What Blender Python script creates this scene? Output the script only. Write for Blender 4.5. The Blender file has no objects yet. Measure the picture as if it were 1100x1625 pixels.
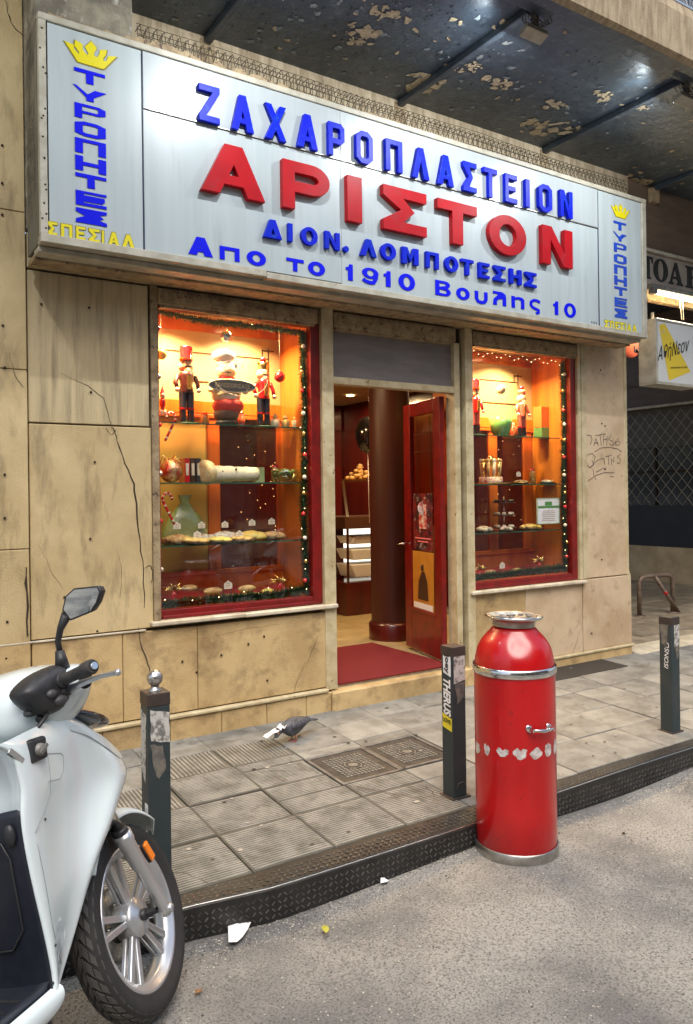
import bpy, math, random
from mathutils import Vector, Matrix
from mathutils.geometry import tessellate_polygon
from math import sin, cos, pi, radians, tan, atan2, sqrt
random.seed(7)
S = bpy.context.scene
C = S.collection
V = Vector
# ------------------------------------------------------------------ camera
F, CY = 1225.0, 783.0
YAW, PIT, ROL = map(radians, (32.8, 0.1, 0.75))
EYE = V((0, 0, 1.70))
_f = V((sin(YAW)*cos(PIT), cos(YAW)*cos(PIT), sin(PIT)))
_r = V((cos(YAW), -sin(YAW), 0)); _d = _f.cross(_r)
R_ = cos(ROL)*_r + sin(ROL)*_d; D_ = -sin(ROL)*_r + cos(ROL)*_d
cam = bpy.data.cameras.new('camera'); co = bpy.data.objects.new('camera', cam); C.objects.link(co)
m = Matrix((R_, -D_, -_f)).transposed().to_4x4(); m.translation = EYE
co.matrix_world = m
cam.lens = F/1625*36; cam.sensor_width = 36; cam.shift_y = -(812.5-CY)/1625
cam.clip_start = .05; cam.clip_end = 500
S.camera = co
# ------------------------------------------------------------------ world, sun, exposure
SUN_EL, SUN_AZ = radians(58), radians(200)
w = bpy.data.worlds.new('World'); S.world = w; w.use_nodes = True
nt = w.node_tree; sky = nt.nodes.new('ShaderNodeTexSky'); sky.sky_type = 'NISHITA'; sky.sun_disc = False
sky.sun_elevation = SUN_EL; sky.sun_rotation = SUN_AZ; sky.air_density = 1.2; sky.dust_density = 4; sky.ozone_density = 1
nt.links.new(sky.outputs[0], nt.nodes['Background'].inputs[0]); nt.nodes['Background'].inputs[1].default_value = .10
sl = bpy.data.lights.new('sun', 'SUN'); sl.energy = 1.05; sl.angle = radians(40); sl.color = (1, .975, .94)
so = bpy.data.objects.new('sun', sl); C.objects.link(so)
so.rotation_euler = V((sin(SUN_AZ)*cos(SUN_EL), cos(SUN_AZ)*cos(SUN_EL), sin(SUN_EL))).to_track_quat('Z', 'Y').to_euler()
S.view_settings.view_transform = 'Standard'; S.view_settings.look = 'None'; S.view_settings.exposure = 1.12; S.view_settings.gamma = 1
S.render.engine = 'CYCLES'
S.cycles.use_denoising = True; S.cycles.max_bounces = 8; S.cycles.transparent_max_bounces = 12; S.cycles.sample_clamp_indirect = 4
S.cycles.caustics_reflective = False; S.cycles.caustics_refractive = False
# ------------------------------------------------------------------ measuring (photo pixel -> point of a plane in the place)
def ray(x, y): return _f*F + R_*(x-550) + D_*(y-CY)
def atY(x, y, Y): d = ray(x, y); return EYE + d*((Y-EYE.y)/d.y)
def atZ(x, y, Z): d = ray(x, y); return EYE + d*((Z-EYE.z)/d.z)
def atX(x, y, X): d = ray(x, y); return EYE + d*((X-EYE.x)/d.x)
def proj(p): v = V(p)-EYE; z = v.dot(_f); return (550+F*v.dot(R_)/z, CY+F*v.dot(D_)/z)
def Xat(px, z, Y):
    y = 783
    for _ in range(4):
        p = atY(px, y, Y); p.z = z; y = proj(p)[1]
    return atY(px, y, Y).x
def swz(Y): return .13+(min(Y, 4.6)-2.78)*.04
def onwalk(x, y):
    z = .16
    for _ in range(30): p = atZ(x, y, z); z = swz(p.y)
    return p
# ------------------------------------------------------------------ materials
MATS = {}
def mat(name, c1, c2=None, scale=5, rough=.6, metal=0, bump=0, bscale=80, stretch=(1, 1, 1), coat=0, lo=.4, hi=.62, c3=None, s3=2.0, lo3=.58, hi3=.7, vary=0, emit=None, es=0, alpha=1, st3=(1, 1, 1), spec=.5, rvar=0):
    if name in MATS: return MATS[name]
    m = bpy.data.materials.new(name); m.use_nodes = True; n = m.node_tree.nodes; L = m.node_tree.links.new
    b = n['Principled BSDF']; b.inputs['Roughness'].default_value = rough; b.inputs['Metallic'].default_value = metal
    b.inputs['Specular IOR Level'].default_value = spec
    if coat: b.inputs['Coat Weight'].default_value = coat; b.inputs['Coat Roughness'].default_value = .08
    b.inputs['Base Color'].default_value = (*c1, 1)
    if emit: b.inputs['Emission Color'].default_value = (*emit, 1); b.inputs['Emission Strength'].default_value = es
    if alpha < 1: b.inputs['Alpha'].default_value = alpha
    g = n.new('ShaderNodeNewGeometry')
    def noise(sc, st, det=8, ro=.6):
        mp = n.new('ShaderNodeMapping'); mp.inputs['Scale'].default_value = st; L(g.outputs['Position'], mp.inputs['Vector'])
        t = n.new('ShaderNodeTexNoise'); t.inputs['Scale'].default_value = sc; t.inputs['Detail'].default_value = det; t.inputs['Roughness'].default_value = ro
        L(mp.outputs[0], t.inputs['Vector']); return t
    def ramp(src, a, c):
        r = n.new('ShaderNodeMapRange'); r.inputs['From Min'].default_value = a; r.inputs['From Max'].default_value = c; L(src, r.inputs['Value']); return r
    col = None
    if c2:
        t = noise(scale, stretch); r = ramp(t.outputs['Fac'], lo, hi)
        mx = n.new('ShaderNodeMixRGB'); mx.inputs[1].default_value = (*c1, 1); mx.inputs[2].default_value = (*c2, 1); L(r.outputs[0], mx.inputs[0]); col = mx.outputs[0]
        if rvar:
            q = n.new('ShaderNodeMapRange'); q.inputs['To Min'].default_value = rough; q.inputs['To Max'].default_value = rough+rvar; L(r.outputs[0], q.inputs['Value']); L(q.outputs[0], b.inputs['Roughness'])
    if c3:
        t = noise(s3, st3, 5, .65); r = ramp(t.outputs['Fac'], lo3, hi3)
        mx = n.new('ShaderNodeMixRGB'); mx.inputs[2].default_value = (*c3, 1); L(r.outputs[0], mx.inputs[0])
        if col: L(col, mx.inputs[1])
        else: mx.inputs[1].default_value = (*c1, 1)
        col = mx.outputs[0]
    if vary:
        oi = n.new('ShaderNodeObjectInfo'); r = n.new('ShaderNodeMapRange'); r.inputs['To Min'].default_value = 1-vary; r.inputs['To Max'].default_value = 1+vary
        L(oi.outputs['Random'], r.inputs['Value']); hs = n.new('ShaderNodeHueSaturation'); L(r.outputs[0], hs.inputs['Value'])
        if col: L(col, hs.inputs['Color'])
        else: hs.inputs['Color'].default_value = (*c1, 1)
        col = hs.outputs[0]
    if col: L(col, b.inputs['Base Color'])
    if bump:
        t = noise(bscale, (1, 1, 1), 6); bp = n.new('ShaderNodeBump'); bp.inputs['Strength'].default_value = bump; bp.inputs['Distance'].default_value = .01
        L(t.outputs['Fac'], bp.inputs['Height']); L(bp.outputs[0], b.inputs['Normal'])
    MATS[name] = m; return m
def glass_mat(name, refl=.12, tint=(1, 1, 1), rough=0.0):
    m = bpy.data.materials.new(name); m.use_nodes = True; n = m.node_tree.nodes; L = m.node_tree.links.new
    n.remove(n['Principled BSDF']); t = n.new('ShaderNodeBsdfTransparent'); t.inputs[0].default_value = (*tint, 1)
    g = n.new('ShaderNodeBsdfGlossy'); g.inputs['Roughness'].default_value = rough; mx = n.new('ShaderNodeMixShader')
    lw = n.new('ShaderNodeLayerWeight'); lw.inputs[0].default_value = .5
    pw = n.new('ShaderNodeMath'); pw.operation = 'POWER'; pw.inputs[1].default_value = 4; L(lw.outputs['Facing'], pw.inputs[0])
    a = n.new('ShaderNodeMath'); a.operation = 'MULTIPLY_ADD'; a.inputs[1].default_value = .7; a.inputs[2].default_value = refl*.5; L(pw.outputs[0], a.inputs[0]); a.use_clamp = True
    L(a.outputs[0], mx.inputs[0]); L(t.outputs[0], mx.inputs[1]); L(g.outputs[0], mx.inputs[2]); L(mx.outputs[0], n['Material Output'].inputs[0])
    return m
def emis(name, c, s):
    if name in MATS: return MATS[name]
    m = bpy.data.materials.new(name); m.use_nodes = True; b = m.node_tree.nodes['Principled BSDF']
    b.inputs['Base Color'].default_value = (*c, 1); b.inputs['Emission Color'].default_value = (*c, 1); b.inputs['Emission Strength'].default_value = s; MATS[name] = m; return m
WALL = mat('aged_marble', (.62, .475, .25), (.44, .32, .15), 2.6, .6, bump=.35, bscale=140, c3=(.17, .12, .06), s3=5, lo3=.50, hi3=.80, st3=(1.6, 1, .45), vary=.08, lo=.34, hi=.68)
WALLS = mat('streaked_marble', (.61, .48, .265), (.44, .34, .19), 5, .6, bump=.35, bscale=140, stretch=(3, 1, .12), c3=(.17, .125, .07), s3=7, lo3=.48, hi3=.8, st3=(3, 1, .2), vary=.05, lo=.36, hi=.68)
WALLP = mat('pinkish_marble', (.58, .44, .285), (.45, .32, .19), 2.5, .6, bump=.3, bscale=120, c3=(.25, .17, .10), s3=9, lo3=.56, hi3=.85, vary=.05)
PLINTH = mat('plinth_marble', (.56, .40, .19), (.42, .285, .125), 3, .6, bump=.35, bscale=110, c3=(.15, .09, .04), s3=5, lo3=.50, hi3=.78, vary=.1)
CRACK = mat('crack_dark', (.035, .022, .012), rough=.9)
CREAM = mat('cream_paint', (.55, .46, .28), (.42, .33, .18), 9, .5, bump=.15, bscale=60, c3=(.16, .09, .05), s3=30, lo3=.63, hi3=.7)
PEEL = mat('peeling_cream_wood', (.36, .27, .15), (.22, .15, .08), 14, .7, bump=.5, bscale=70, c3=(.08, .045, .03), s3=26, lo3=.56, hi3=.66)
REDW = mat('red_painted_wood', (.20, .006, .005), (.13, .005, .004), 12, .35, bump=.1, coat=.3)
SILL = mat('sill_marble', (.62, .55, .42), (.45, .38, .27), 8, .5, bump=.2, c3=(.2, .14, .1), s3=15, lo3=.62, hi3=.75)
GREYP = mat('grey_shutter_panel', (.22, .19, .18), (.17, .145, .135), 3, .5, stretch=(1, 1, 4))
ORANGE = mat('orange_varnished_wood', (.60, .17, .018), (.46, .11, .012), 10, .3, stretch=(1, 1, .1), coat=.3)
ORRED = mat('red_orange_wood', (.62, .13, .015), (.48, .085, .012), 10, .3, stretch=(1, 1, .1), coat=.3)
BEIGEP = mat('beige_frosted_panel', (.46, .35, .18), (.40, .30, .15), 2, .4)
DKRED = mat('dark_red_wood', (.085, .008, .006), (.05, .005, .004), 6, .3, stretch=(1, 1, .08), coat=.4)
COLM = mat('mahogany_column', (.060, .014, .008), (.035, .008, .005), 5, .45, stretch=(1, 1, .06))
MATRED = mat('red_doormat', (.17, .004, .006), (.13, .003, .004), 60, .95, bump=.5, bscale=400)
FLOORT = mat('shop_floor_tiles', (.42, .33, .18), (.34, .26, .13), 6, .3, vary=.05)
CHROME = mat('chrome', (.75, .74, .72), rough=.15, metal=1)
STEEL = mat('brushed_steel', (.52, .50, .46), (.36, .34, .30), 18, .35, metal=1, bump=.1, rvar=.2)
DSTEEL = mat('dirty_steel', (.20, .19, .175), (.11, .105, .095), 14, .5, metal=.35, bump=.2)
GLASS = glass_mat('shop_window_glass', .10)
SHELFG = glass_mat('glass_shelf', .2, (.82, .95, .86))
SHELFE = mat('glass_shelf_edge', (.02, .10, .06), rough=.2)
LAMPW = emis('warm_lamp', (1, .72, .35), 12)
SIGNP = mat('sign_aluminium', (.40, .445, .45), (.36, .405, .41), 5, .34, stretch=(2.5, 1, .08), c3=(.28, .31, .30), s3=6, lo3=.56, hi3=.9, st3=(2, 1, .25), spec=.6)
SIGNF = mat('sign_frame_cream', (.44, .41, .33), (.33, .30, .23), 10, .45, c3=(.2, .12, .06), s3=24, lo3=.66, hi3=.74)
SIGNS = mat('sign_side_grey', (.15, .145, .125), (.10, .095, .08), 6, .5, stretch=(1, 1, .3))
BLUE = mat('blue_letter', (.001, .008, .50), (.002, .018, .42), 9, .42, spec=.15, c3=(.012, .05, .34), s3=16, lo3=.56, hi3=.72)
BLUEF = mat('blue_flat_print', (.0, .003, .62), rough=.6, spec=.15)
BLUER = mat('blue_worn_print', (.006, .06, .45), (.01, .04, .4), 20, .4)
RED = mat('red_letter', (.40, .003, .008), (.34, .003, .007), 6, .38, spec=.2, c3=(.30, .02, .025), s3=9, lo3=.55, hi3=.75)
YEL = mat('yellow_print', (.66, .56, .005), rough=.4)
YELD = mat('yellow_outline', (.22, .17, .01), rough=.6)
SOFF = mat('blue_black_soffit', (.036, .050, .064), (.022, .031, .042), 2.2, .42, bump=1.0, bscale=12, c3=(.085, .105, .12), s3=14, lo3=.56, hi3=.75, spec=.6)
FLAKE = mat('bare_plaster_flakes', (.42, .33, .2), (.25, .2, .13), 25, .9)
FLAKEG = mat('grey_paint_flakes', (.12, .14, .15), (.2, .21, .2), 25, .8)
CONC = mat('weathered_concrete', (.30, .26, .19), (.14, .12, .09), 6, .9, bump=.6, bscale=60, c3=(.5, .47, .4), s3=8, lo3=.6, hi3=.72)
FASC = mat('fascia_plaster', (.48, .39, .26), (.30, .23, .14), 8, .85, bump=.4, stretch=(3, 1, .5), c3=(.1, .07, .04), s3=12, lo3=.62, hi3=.8)
WIRE = mat('rusty_wire', (.09, .07, .045), rough=.7, metal=.3)
ASPH = mat('worn_asphalt', (.34, .325, .29), (.165, .16, .152), 1.1, .92, bump=1.0, bscale=110, c3=(.075, .07, .062), s3=110, lo3=.46, hi3=.68, lo=.42, hi=.60)
SLABS = [mat('paving_slab_a', (.255, .25, .225), (.16, .155, .138), 5, .62, bump=.5, bscale=120, c3=(.09, .08, .065), s3=7, lo3=.57, hi3=.75, vary=.14),
         mat('paving_slab_b', (.22, .215, .195), (.14, .136, .122), 7, .62, bump=.5, bscale=120, c3=(.075, .067, .055), s3=6, lo3=.56, hi3=.74, vary=.14)]
RIBB = mat('groove_shade', (.12, .11, .09), (.09, .08, .06), 8, .85, vary=.1)  # shade between the ribs is put into this darker base colour
RIB = mat('ribbed_slab', (.30, .288, .25), (.18, .172, .15), 7, .7, bump=.4, bscale=150, c3=(.12, .105, .08), s3=11, lo3=.53, hi3=.75, vary=.1)
JOINT = mat('dark_joint', (.11, .095, .07), (.21, .185, .14), 20, .95)
PLATE = mat('checker_plate', (.035, .034, .032), (.02, .019, .018), 10, .45, metal=.3, bump=.15)
PLATEB = mat('worn_tread', (.15, .145, .14), (.07, .067, .065), 12, .4, metal=.45)
PLATEE = mat('bare_metal_edge', (.6, .58, .53), rough=.3, metal=1)
BOLL = mat('dark_green_bollard', (.022, .034, .038), (.034, .042, .044), 8, .45, bump=.15, bscale=90, c3=(.09, .05, .035), s3=20, lo3=.7, hi3=.78, vary=.1)
BROWNB = mat('brown_rusted_bollard', (.035, .026, .022), (.055, .035, .028), 8, .5)
STICK = mat('torn_white_sticker', (.50, .48, .44), (.16, .15, .14), 30, .7, lo=.5, hi=.6)
STICKG = mat('grey_glue_residue', (.17, .15, .12), (.09, .085, .08), 25, .8)
WHITEP = mat('white_paper', (.78, .77, .76), rough=.7)
BLACKP = mat('black_print', (.01, .01, .01), rough=.6)
REDB = mat('red_enamel', (.48, .003, .005), (.38, .002, .004), 3, .3, coat=.35, c3=(.20, .008, .008), s3=30, lo3=.62, hi3=.72)
WSC = mat('white_scooter_paint', (.66, .74, .75), rough=.22, coat=1)
BPL = mat('black_plastic', (.018, .018, .020), (.026, .026, .028), 40, .48, bump=.05)
NAVY = mat('dark_blue_plastic', (.010, .014, .028), rough=.42)
RUB = mat('tyre_rubber', (.030, .029, .028), (.048, .045, .042), 20, .72)
RUBB = mat('tyre_groove', (.010, .010, .010), rough=.85)
ALU = mat('silver_paint', (.55, .56, .57), rough=.32, metal=.75)
AMBER = mat('amber_reflector', (.9, .22, .01), rough=.2, coat=1)
LENS = mat('clear_lens', (.55, .62, .64), rough=.08, coat=1)
MIRR = mat('mirror_glass', (.75, .78, .76), rough=.02, metal=1)
PIGD = mat('pigeon_feathers', (.055, .058, .07), (.10, .105, .125), 30, .7, bump=.2)
PIGW = mat('pigeon_dark_wing', (.035, .035, .045), (.09, .09, .10), 45, .7)
PINK = mat('pigeon_feet', (.35, .09, .07), rough=.6)
GREENG = mat('garland_green', (.012, .05, .014), (.03, .09, .02), 30, .7)
GOLD = mat('gold', (.8, .55, .18), rough=.2, metal=1)
REDS = mat('shiny_red', (.55, .01, .012), rough=.15, coat=1)
GREENB = mat('green_glass', (.14, .38, .10), rough=.1, coat=1)
SKIN = mat('doll_skin', (.7, .45, .28), rough=.5)
DBLUE = mat('dark_navy_cloth', (.015, .02, .035), rough=.6)
CREAMW = mat('cream_white', (.72, .64, .46), (.6, .5, .32), 18, .6, bump=.4)
BROWNP = mat('baked_pastry', (.42, .22, .07), (.62, .42, .16), 40, .6, bump=.4)
CHOC = mat('chocolate', (.06, .025, .012), rough=.35)
BROWNW = mat('brown_fascia', (.15, .10, .07), (.11, .075, .05), 4, .6, stretch=(1, 1, 5))
# ------------------------------------------------------------------ mesh builder
class MB:
    def __init__(s): s.v = []; s.f = []; s.mi = []; s.sm = []
    def add(s, vs, fs, mi=0, sm=False):
        o = len(s.v); s.v += [V(p) for p in vs]
        for f in fs: s.f.append([i+o for i in f]); s.mi.append(mi); s.sm.append(sm)
        return s
    def box(s, x0, x1, y0, y1, z0, z1, mi=0):
        return s.hexa([(x0, y0, z0), (x1, y0, z0), (x1, y1, z0), (x0, y1, z0), (x0, y0, z1), (x1, y0, z1), (x1, y1, z1), (x0, y1, z1)], mi)
    def hexa(s, p, mi=0): return s.add(p, [(3, 2, 1, 0), (4, 5, 6, 7), (0, 1, 5, 4), (1, 2, 6, 5), (2, 3, 7, 6), (3, 0, 4, 7)], mi)
    def bar(s, a, b, w, h=None, mi=0, up=(0, 0, 1)):
        a = V(a); b = V(b); h = h or w; d = (b-a).normalized(); u = V(up)
        if abs(d.dot(u)) > .95: u = V((0, 1, 0))
        r = d.cross(u).normalized()*w/2; q = r.cross(d).normalized()*h/2
        return s.hexa([a-r-q, a+r-q, b+r-q, b-r-q, a-r+q, a+r+q, b+r+q, b-r+q], mi)
    def tube(s, pts, r, n=8, mi=0, cap=True):
        pts = [V(p) for p in pts]; rs = r if isinstance(r, (list, tuple)) else [r]*len(pts); base = []
        prev = None
        for i, p in enumerate(pts):
            d = (pts[min(i+1, len(pts)-1)]-pts[max(i-1, 0)]).normalized()
            if prev is None: u = V((0, 0, 1)) if abs(d.z) < .9 else V((0, 1, 0)); a = d.cross(u).normalized()
            else: a = (prev-d*prev.dot(d)).normalized()
            prev = a; c = d.cross(a)
            base += [p+(a*cos(2*pi*k/n)+c*sin(2*pi*k/n))*rs[i] for k in range(n)]
        fs = [(i*n+k, i*n+(k+1) % n, (i+1)*n+(k+1) % n, (i+1)*n+k) for i in range(len(pts)-1) for k in range(n)]
        s.add(base, fs, mi, True)
        if cap: o = len(s.v)-len(base); s.f += [[o+k for k in range(n)][::-1], [o+(len(pts)-1)*n+k for k in range(n)]]; s.mi += [mi, mi]; s.sm += [False, False]
        return s
    def lathe(s, prof, c=(0, 0, 0), ax=(0, 0, 1), n=24, mi=0, sm=True, sc=(1, 1)):
        ax = V(ax).normalized(); u = ax.orthogonal().normalized() if abs(ax.z) < .99 else V((1, 0, 0)); q = ax.cross(u); c = V(c); vs = []
        for r, h in prof: vs += [c+ax*h+(u*cos(2*pi*k/n)*sc[0]+q*sin(2*pi*k/n)*sc[1])*max(r, 1e-5) for k in range(n)]
        return s.add(vs, [(i*n+k, i*n+(k+1) % n, (i+1)*n+(k+1) % n, (i+1)*n+k) for i in range(len(prof)-1) for k in range(n)], mi, sm)
    def ell(s, c, r, n=14, mi=0, rot=None):
        c = V(c); r = (r, r, r) if not isinstance(r, (tuple, list)) else r; vs = []; m_ = n//2
        for i in range(m_+1):
            for k in range(n):
                t = pi*i/m_; p = V((r[0]*sin(t)*cos(2*pi*k/n), r[1]*sin(t)*sin(2*pi*k/n), r[2]*cos(t)))
                if rot: p = rot @ p
                vs.append(c+p)
        return s.add(vs, [(i*n+k, (i+1)*n+k, (i+1)*n+(k+1) % n, i*n+(k+1) % n) for i in range(m_) for k in range(n)], mi, True)
    def grid(s, rows, mi=0, closed=False, sm=True):
        n = len(rows[0]); vs = [p for r in rows for p in r]; m_ = n if closed else n-1
        return s.add(vs, [(i*n+k, i*n+(k+1) % n, (i+1)*n+(k+1) % n, (i+1)*n+k) for i in range(len(rows)-1) for k in range(m_)], mi, sm)
    def poly(s, loops, fn, depth, mi=0):
        """filled outline with thickness; fn(u,v,d) -> world point, d=0 back, 1 front"""
        flat = [p for l in loops for p in l]
        tris = tessellate_polygon([[V((p[0], p[1], 0)) for p in l] for l in loops])
        n = len(flat); vs = [fn(u, v, 1) for u, v in flat]+[fn(u, v, 0) for u, v in flat]
        fs = [tuple(t) for t in tris]
        o = 0
        if depth:
            for l in loops:
                k = len(l)
                for i in range(k): a = o+i; b = o+(i+1) % k; fs.append((a, b, b+n, a+n))
                o += k
        return s.add(vs, fs, mi)
    def build(s, name, mt, parent=None, bevel=0, sub=0, kind=None, solid=0, seg=2):
        me = bpy.data.meshes.new(name); lo = V([min(p[i] for p in s.v) for i in range(3)]); hi = V([max(p[i] for p in s.v) for i in range(3)])
        c = V(((lo.x+hi.x)/2, (lo.y+hi.y)/2, lo.z)); me.from_pydata([p-c for p in s.v], [], s.f)
        for x in (mt if isinstance(mt, (list, tuple)) else [mt]): me.materials.append(x)
        me.polygons.foreach_set('material_index', s.mi); me.polygons.foreach_set('use_smooth', s.sm); me.update()
        if any(s.sm): me.validate()
        o = bpy.data.objects.new(name, me); C.objects.link(o)
        if parent: o.parent = parent; o.location = c-wloc(parent)
        else: o.location = c
        if solid: md = o.modifiers.new('s', 'SOLIDIFY'); md.thickness = solid; md.offset = 0
        if bevel: md = o.modifiers.new('b', 'BEVEL'); md.width = bevel; md.segments = seg; md.limit_method = 'ANGLE'; md.angle_limit = radians(40)
        if sub: md = o.modifiers.new('u', 'SUBSURF'); md.levels = sub; md.render_levels = sub
        if kind: o['kind'] = kind
        return o
def wloc(o):
    p = V(o.location)
    while o.parent: o = o.parent; p += V(o.location)
    return p
def fixn(o):
    import bmesh
    b = bmesh.new(); b.from_mesh(o.data); bmesh.ops.remove_doubles(b, verts=b.verts, dist=1e-5); bmesh.ops.recalc_face_normals(b, faces=b.faces); b.to_mesh(o.data); b.free(); return o
def tag(o, label, cat, group=None):
    o['label'] = label; o['category'] = cat
    if group: o['group'] = group
    return o
def thing(name, loc, label, cat, group=None):
    o = bpy.data.objects.new(name, None); C.objects.link(o); o.location = loc; o.empty_display_size = .1
    return tag(o, label, cat, group)
def box(name, m_, p, x0, x1, y0, y1, z0, z1, bevel=.003): return MB().box(x0, x1, y0, y1, z0, z1).build(name, m_, p, bevel=bevel, seg=1)
def copy_tree(o, parent=None, loc=None):
    c = o.copy(); C.objects.link(c); c.parent = parent
    if loc is not None: c.location = loc
    for ch in list(o.children):
        copy_tree(ch, c)
    return c
# ------------------------------------------------------------------ glyph outlines (unit box)
def arc(cx, cy, rx, ry, a0, a1, n=10): return [(cx+rx*cos(radians(a0+(a1-a0)*i/n)), cy+ry*sin(radians(a0+(a1-a0)*i/n))) for i in range(n+1)]
def rrect(x0, y0, x1, y1, cx, cy, rnd=False):
    if rnd: return arc(x1-cx, y1-cy, cx, cy, 0, 90, 6)+arc(x0+cx, y1-cy, cx, cy, 90, 180, 6)+arc(x0+cx, y0+cy, cx, cy, 180, 270, 6)+arc(x1-cx, y0+cy, cx, cy, 270, 360, 6)
    return [(x1, y0+cy), (x1, y1-cy), (x1-cx, y1), (x0+cx, y1), (x0, y1-cy), (x0, y0+cy), (x0+cx, y0), (x1-cx, y0)]
def stroke(pts, w, asp):
    L_, R2 = [], []
    for i, p in enumerate(pts):
        a = pts[max(i-1, 0)]; b = pts[min(i+1, len(pts)-1)]; dx, dy = (b[0]-a[0]), (b[1]-a[1])*asp; l = sqrt(dx*dx+dy*dy) or 1
        nx, ny = -dy/l*w/2, dx/l*w/2/asp; L_.append((p[0]+nx, p[1]+ny)); R2.append((p[0]-nx, p[1]-ny))
    return [L_+R2[::-1]]
def glyph(ch, t, b, style='c', asp=1.3):
    k = t*1.12; a = .5-.5*k; ya = min((.5-k)/a, .9) if a > 0 else .7
    rnd = style == 'r'
    if ch == 'Ζ': return [(0, 1), (1, 1), (1, 1-b), (k*1.15, b), (1, b), (1, 0), (0, 0), (0, b), (1-k*1.15, 1-b), (0, 1-b)],
    if ch == 'Α':
        c0, c1 = .2, .2+b*.85; return [(0, 0), (a, 1), (1-a, 1), (1, 0), (1-k, 0), (1-k-a*c0, c0), (k+a*c0, c0), (k, 0)], [(k+a*c1, c1), (1-k-a*c1, c1), (.5, ya)]
    if ch == 'Λ': return [(0, 0), (a, 1), (1-a, 1), (1, 0), (1-k, 0), (.5, ya), (k, 0)],
    if ch == 'Δ': return [(0, 0), (a, 1), (1-a, 1), (1, 0)], [(k+a*b+.03, b), (1-k-a*b-.03, b), (.5, ya*.95)]
    if ch == 'Χ':
        e = .5-(.5-k)/(1-k); return [(0, 1), (k, 1), (.5, .5+e), (1-k, 1), (1, 1), (.5+k/2, .5), (1, 0), (1-k, 0), (.5, .5-e), (k, 0), (0, 0), (.5-k/2, .5)],
    if ch == 'Ρ':
        m_ = .36; o = rrect(t, m_, 1, 1, .3 if rnd else .22, .3 if rnd else .14, rnd)
        o = [(0, 0), (0, 1)]+(arc(1-.38, 1-.32, .38, .32, 90, 0, 6)+arc(1-.38, m_+.32, .38, .32, 0, -90, 6) if rnd else [(.78, 1), (1, .88), (1, m_+.12), (.78, m_)])+[(t, m_), (t, 0)]
        h = [(t, m_+b), (t, 1-b)]+(arc(.62, .68, .38-t, .32-b, 90, -90, 8) if rnd else [(1-t*1.1, 1-b), (1-t, 1-b-.05), (1-t, m_+b+.05), (1-t*1.1, m_+b)])
        return o, h
    if ch == 'Ο':
        if rnd: return arc(.5, .5, .5, .5, 0, 350, 30), arc(.5, .5, .5-t, .5-b, 0, 350, 30)
        return rrect(0, 0, 1, 1, .3, .15), rrect(t, b, 1-t, 1-b, .08, .06)
    if ch == 'Π': return [(0, 0), (0, 1), (1, 1), (1, 0), (1-t, 0), (1-t, 1-b), (t, 1-b), (t, 0)],
    if ch == 'Σ': return [(0, 1), (1, 1), (1, 1-b), (t*1.7, 1-b), (.38+t*1.25, .5), (t*1.7, b), (1, b), (1, 0), (0, 0), (0, b), (.40, .5), (0, 1-b)],
    if ch == 'Τ': return [(0, 1), (1, 1), (1, 1-b), (.5+t/2, 1-b), (.5+t/2, 0), (.5-t/2, 0), (.5-t/2, 1-b), (0, 1-b)],
    if ch == 'Ε': return [(0, 0), (0, 1), (1, 1), (1, 1-b), (t, 1-b), (t, .5+b/2), (.86, .5+b/2), (.86, .5-b/2), (t, .5-b/2), (t, b), (1, b), (1, 0)],
    if ch == 'Ι': return [(0, 0), (0, 1), (1, 1), (1, 0)],
    if ch == 'Ν': return [(0, 0), (0, 1), (k, 1), (1-t, .35), (1-t, 1), (1, 1), (1, 0), (1-k, 0), (t, .65), (t, 0)],
    if ch == 'Μ': return [(0, 0), (0, 1), (k, 1), (.5, .45), (1-k, 1), (1, 1), (1, 0), (1-t, 0), (1-t, .62), (.5, .1), (t, .62), (t, 0)],
    if ch == 'Η': return [(0, 0), (0, 1), (t, 1), (t, .5+b/2), (1-t, .5+b/2), (1-t, 1), (1, 1), (1, 0), (1-t, 0), (1-t, .5-b/2), (t, .5-b/2), (t, 0)],
    if ch == 'Υ': return [(0, 1), (k, 1), (.5, .62), (1-k, 1), (1, 1), (.5+t/2, .42), (.5+t/2, 0), (.5-t/2, 0), (.5-t/2, .42)],
    if ch == 'ΣB': return [(0, 1), (1, 1), (1, .8), (.75, .68), (.9, .5), (.75, .32), (1, .22), (1, 0), (0, 0), (0, .25), (.3, .5), (0, .75)],
    if ch == 'ΕB': return [(0, 0), (0, 1), (1, 1), (1, .84), (.26, .84), (.26, .72), (.94, .72), (.94, .42), (.88, .42), (.88, .3), (.26, .3), (.26, .2), (1, .2), (1, 0)],
    if ch == 'ΥB': return [(-.05, 1), (.06, 1), (.42, .5), (.66, .9), (1.04, .9), (.62, .3), (.62, 0), (.38, 0), (.38, .25)],
    if ch == 'ΤB': return [(0, 1), (1, 1), (1, .76), (.62, .76), (.62, 0), (.38, 0), (.38, .72), (0, .72)],
    if ch == 'Β': return [(0, 0), (0, 1)]+arc(.62, .76, .34, .24, 90, -60, 6)+arc(.64, .28, .36, .28, 60, -90, 6), [(t, .58), (t, 1-b)]+arc(.6, .75, .36-t, .25-b, 90, -60, 5), [(t, b), (t, .42)]+arc(.62, .27, .38-t, .27-b*.9, 80, -80, 5)
    if ch == '1': return [(.25, 0), (.25, .62), (0, .62), (0, .78), (.3, .84), (.42, 1), (.8, 1), (.8, 0)],
    if ch == '0': return arc(.5, .5, .5, .5, 0, 350, 30), arc(.5, .5, .5-t, .5-b, 0, 350, 30)
    if ch == '9': return arc(.5, .66, .5, .34, 0, 350, 26), arc(.5, .66, .5-t, .34-b*.8, 0, 350, 26)
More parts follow.
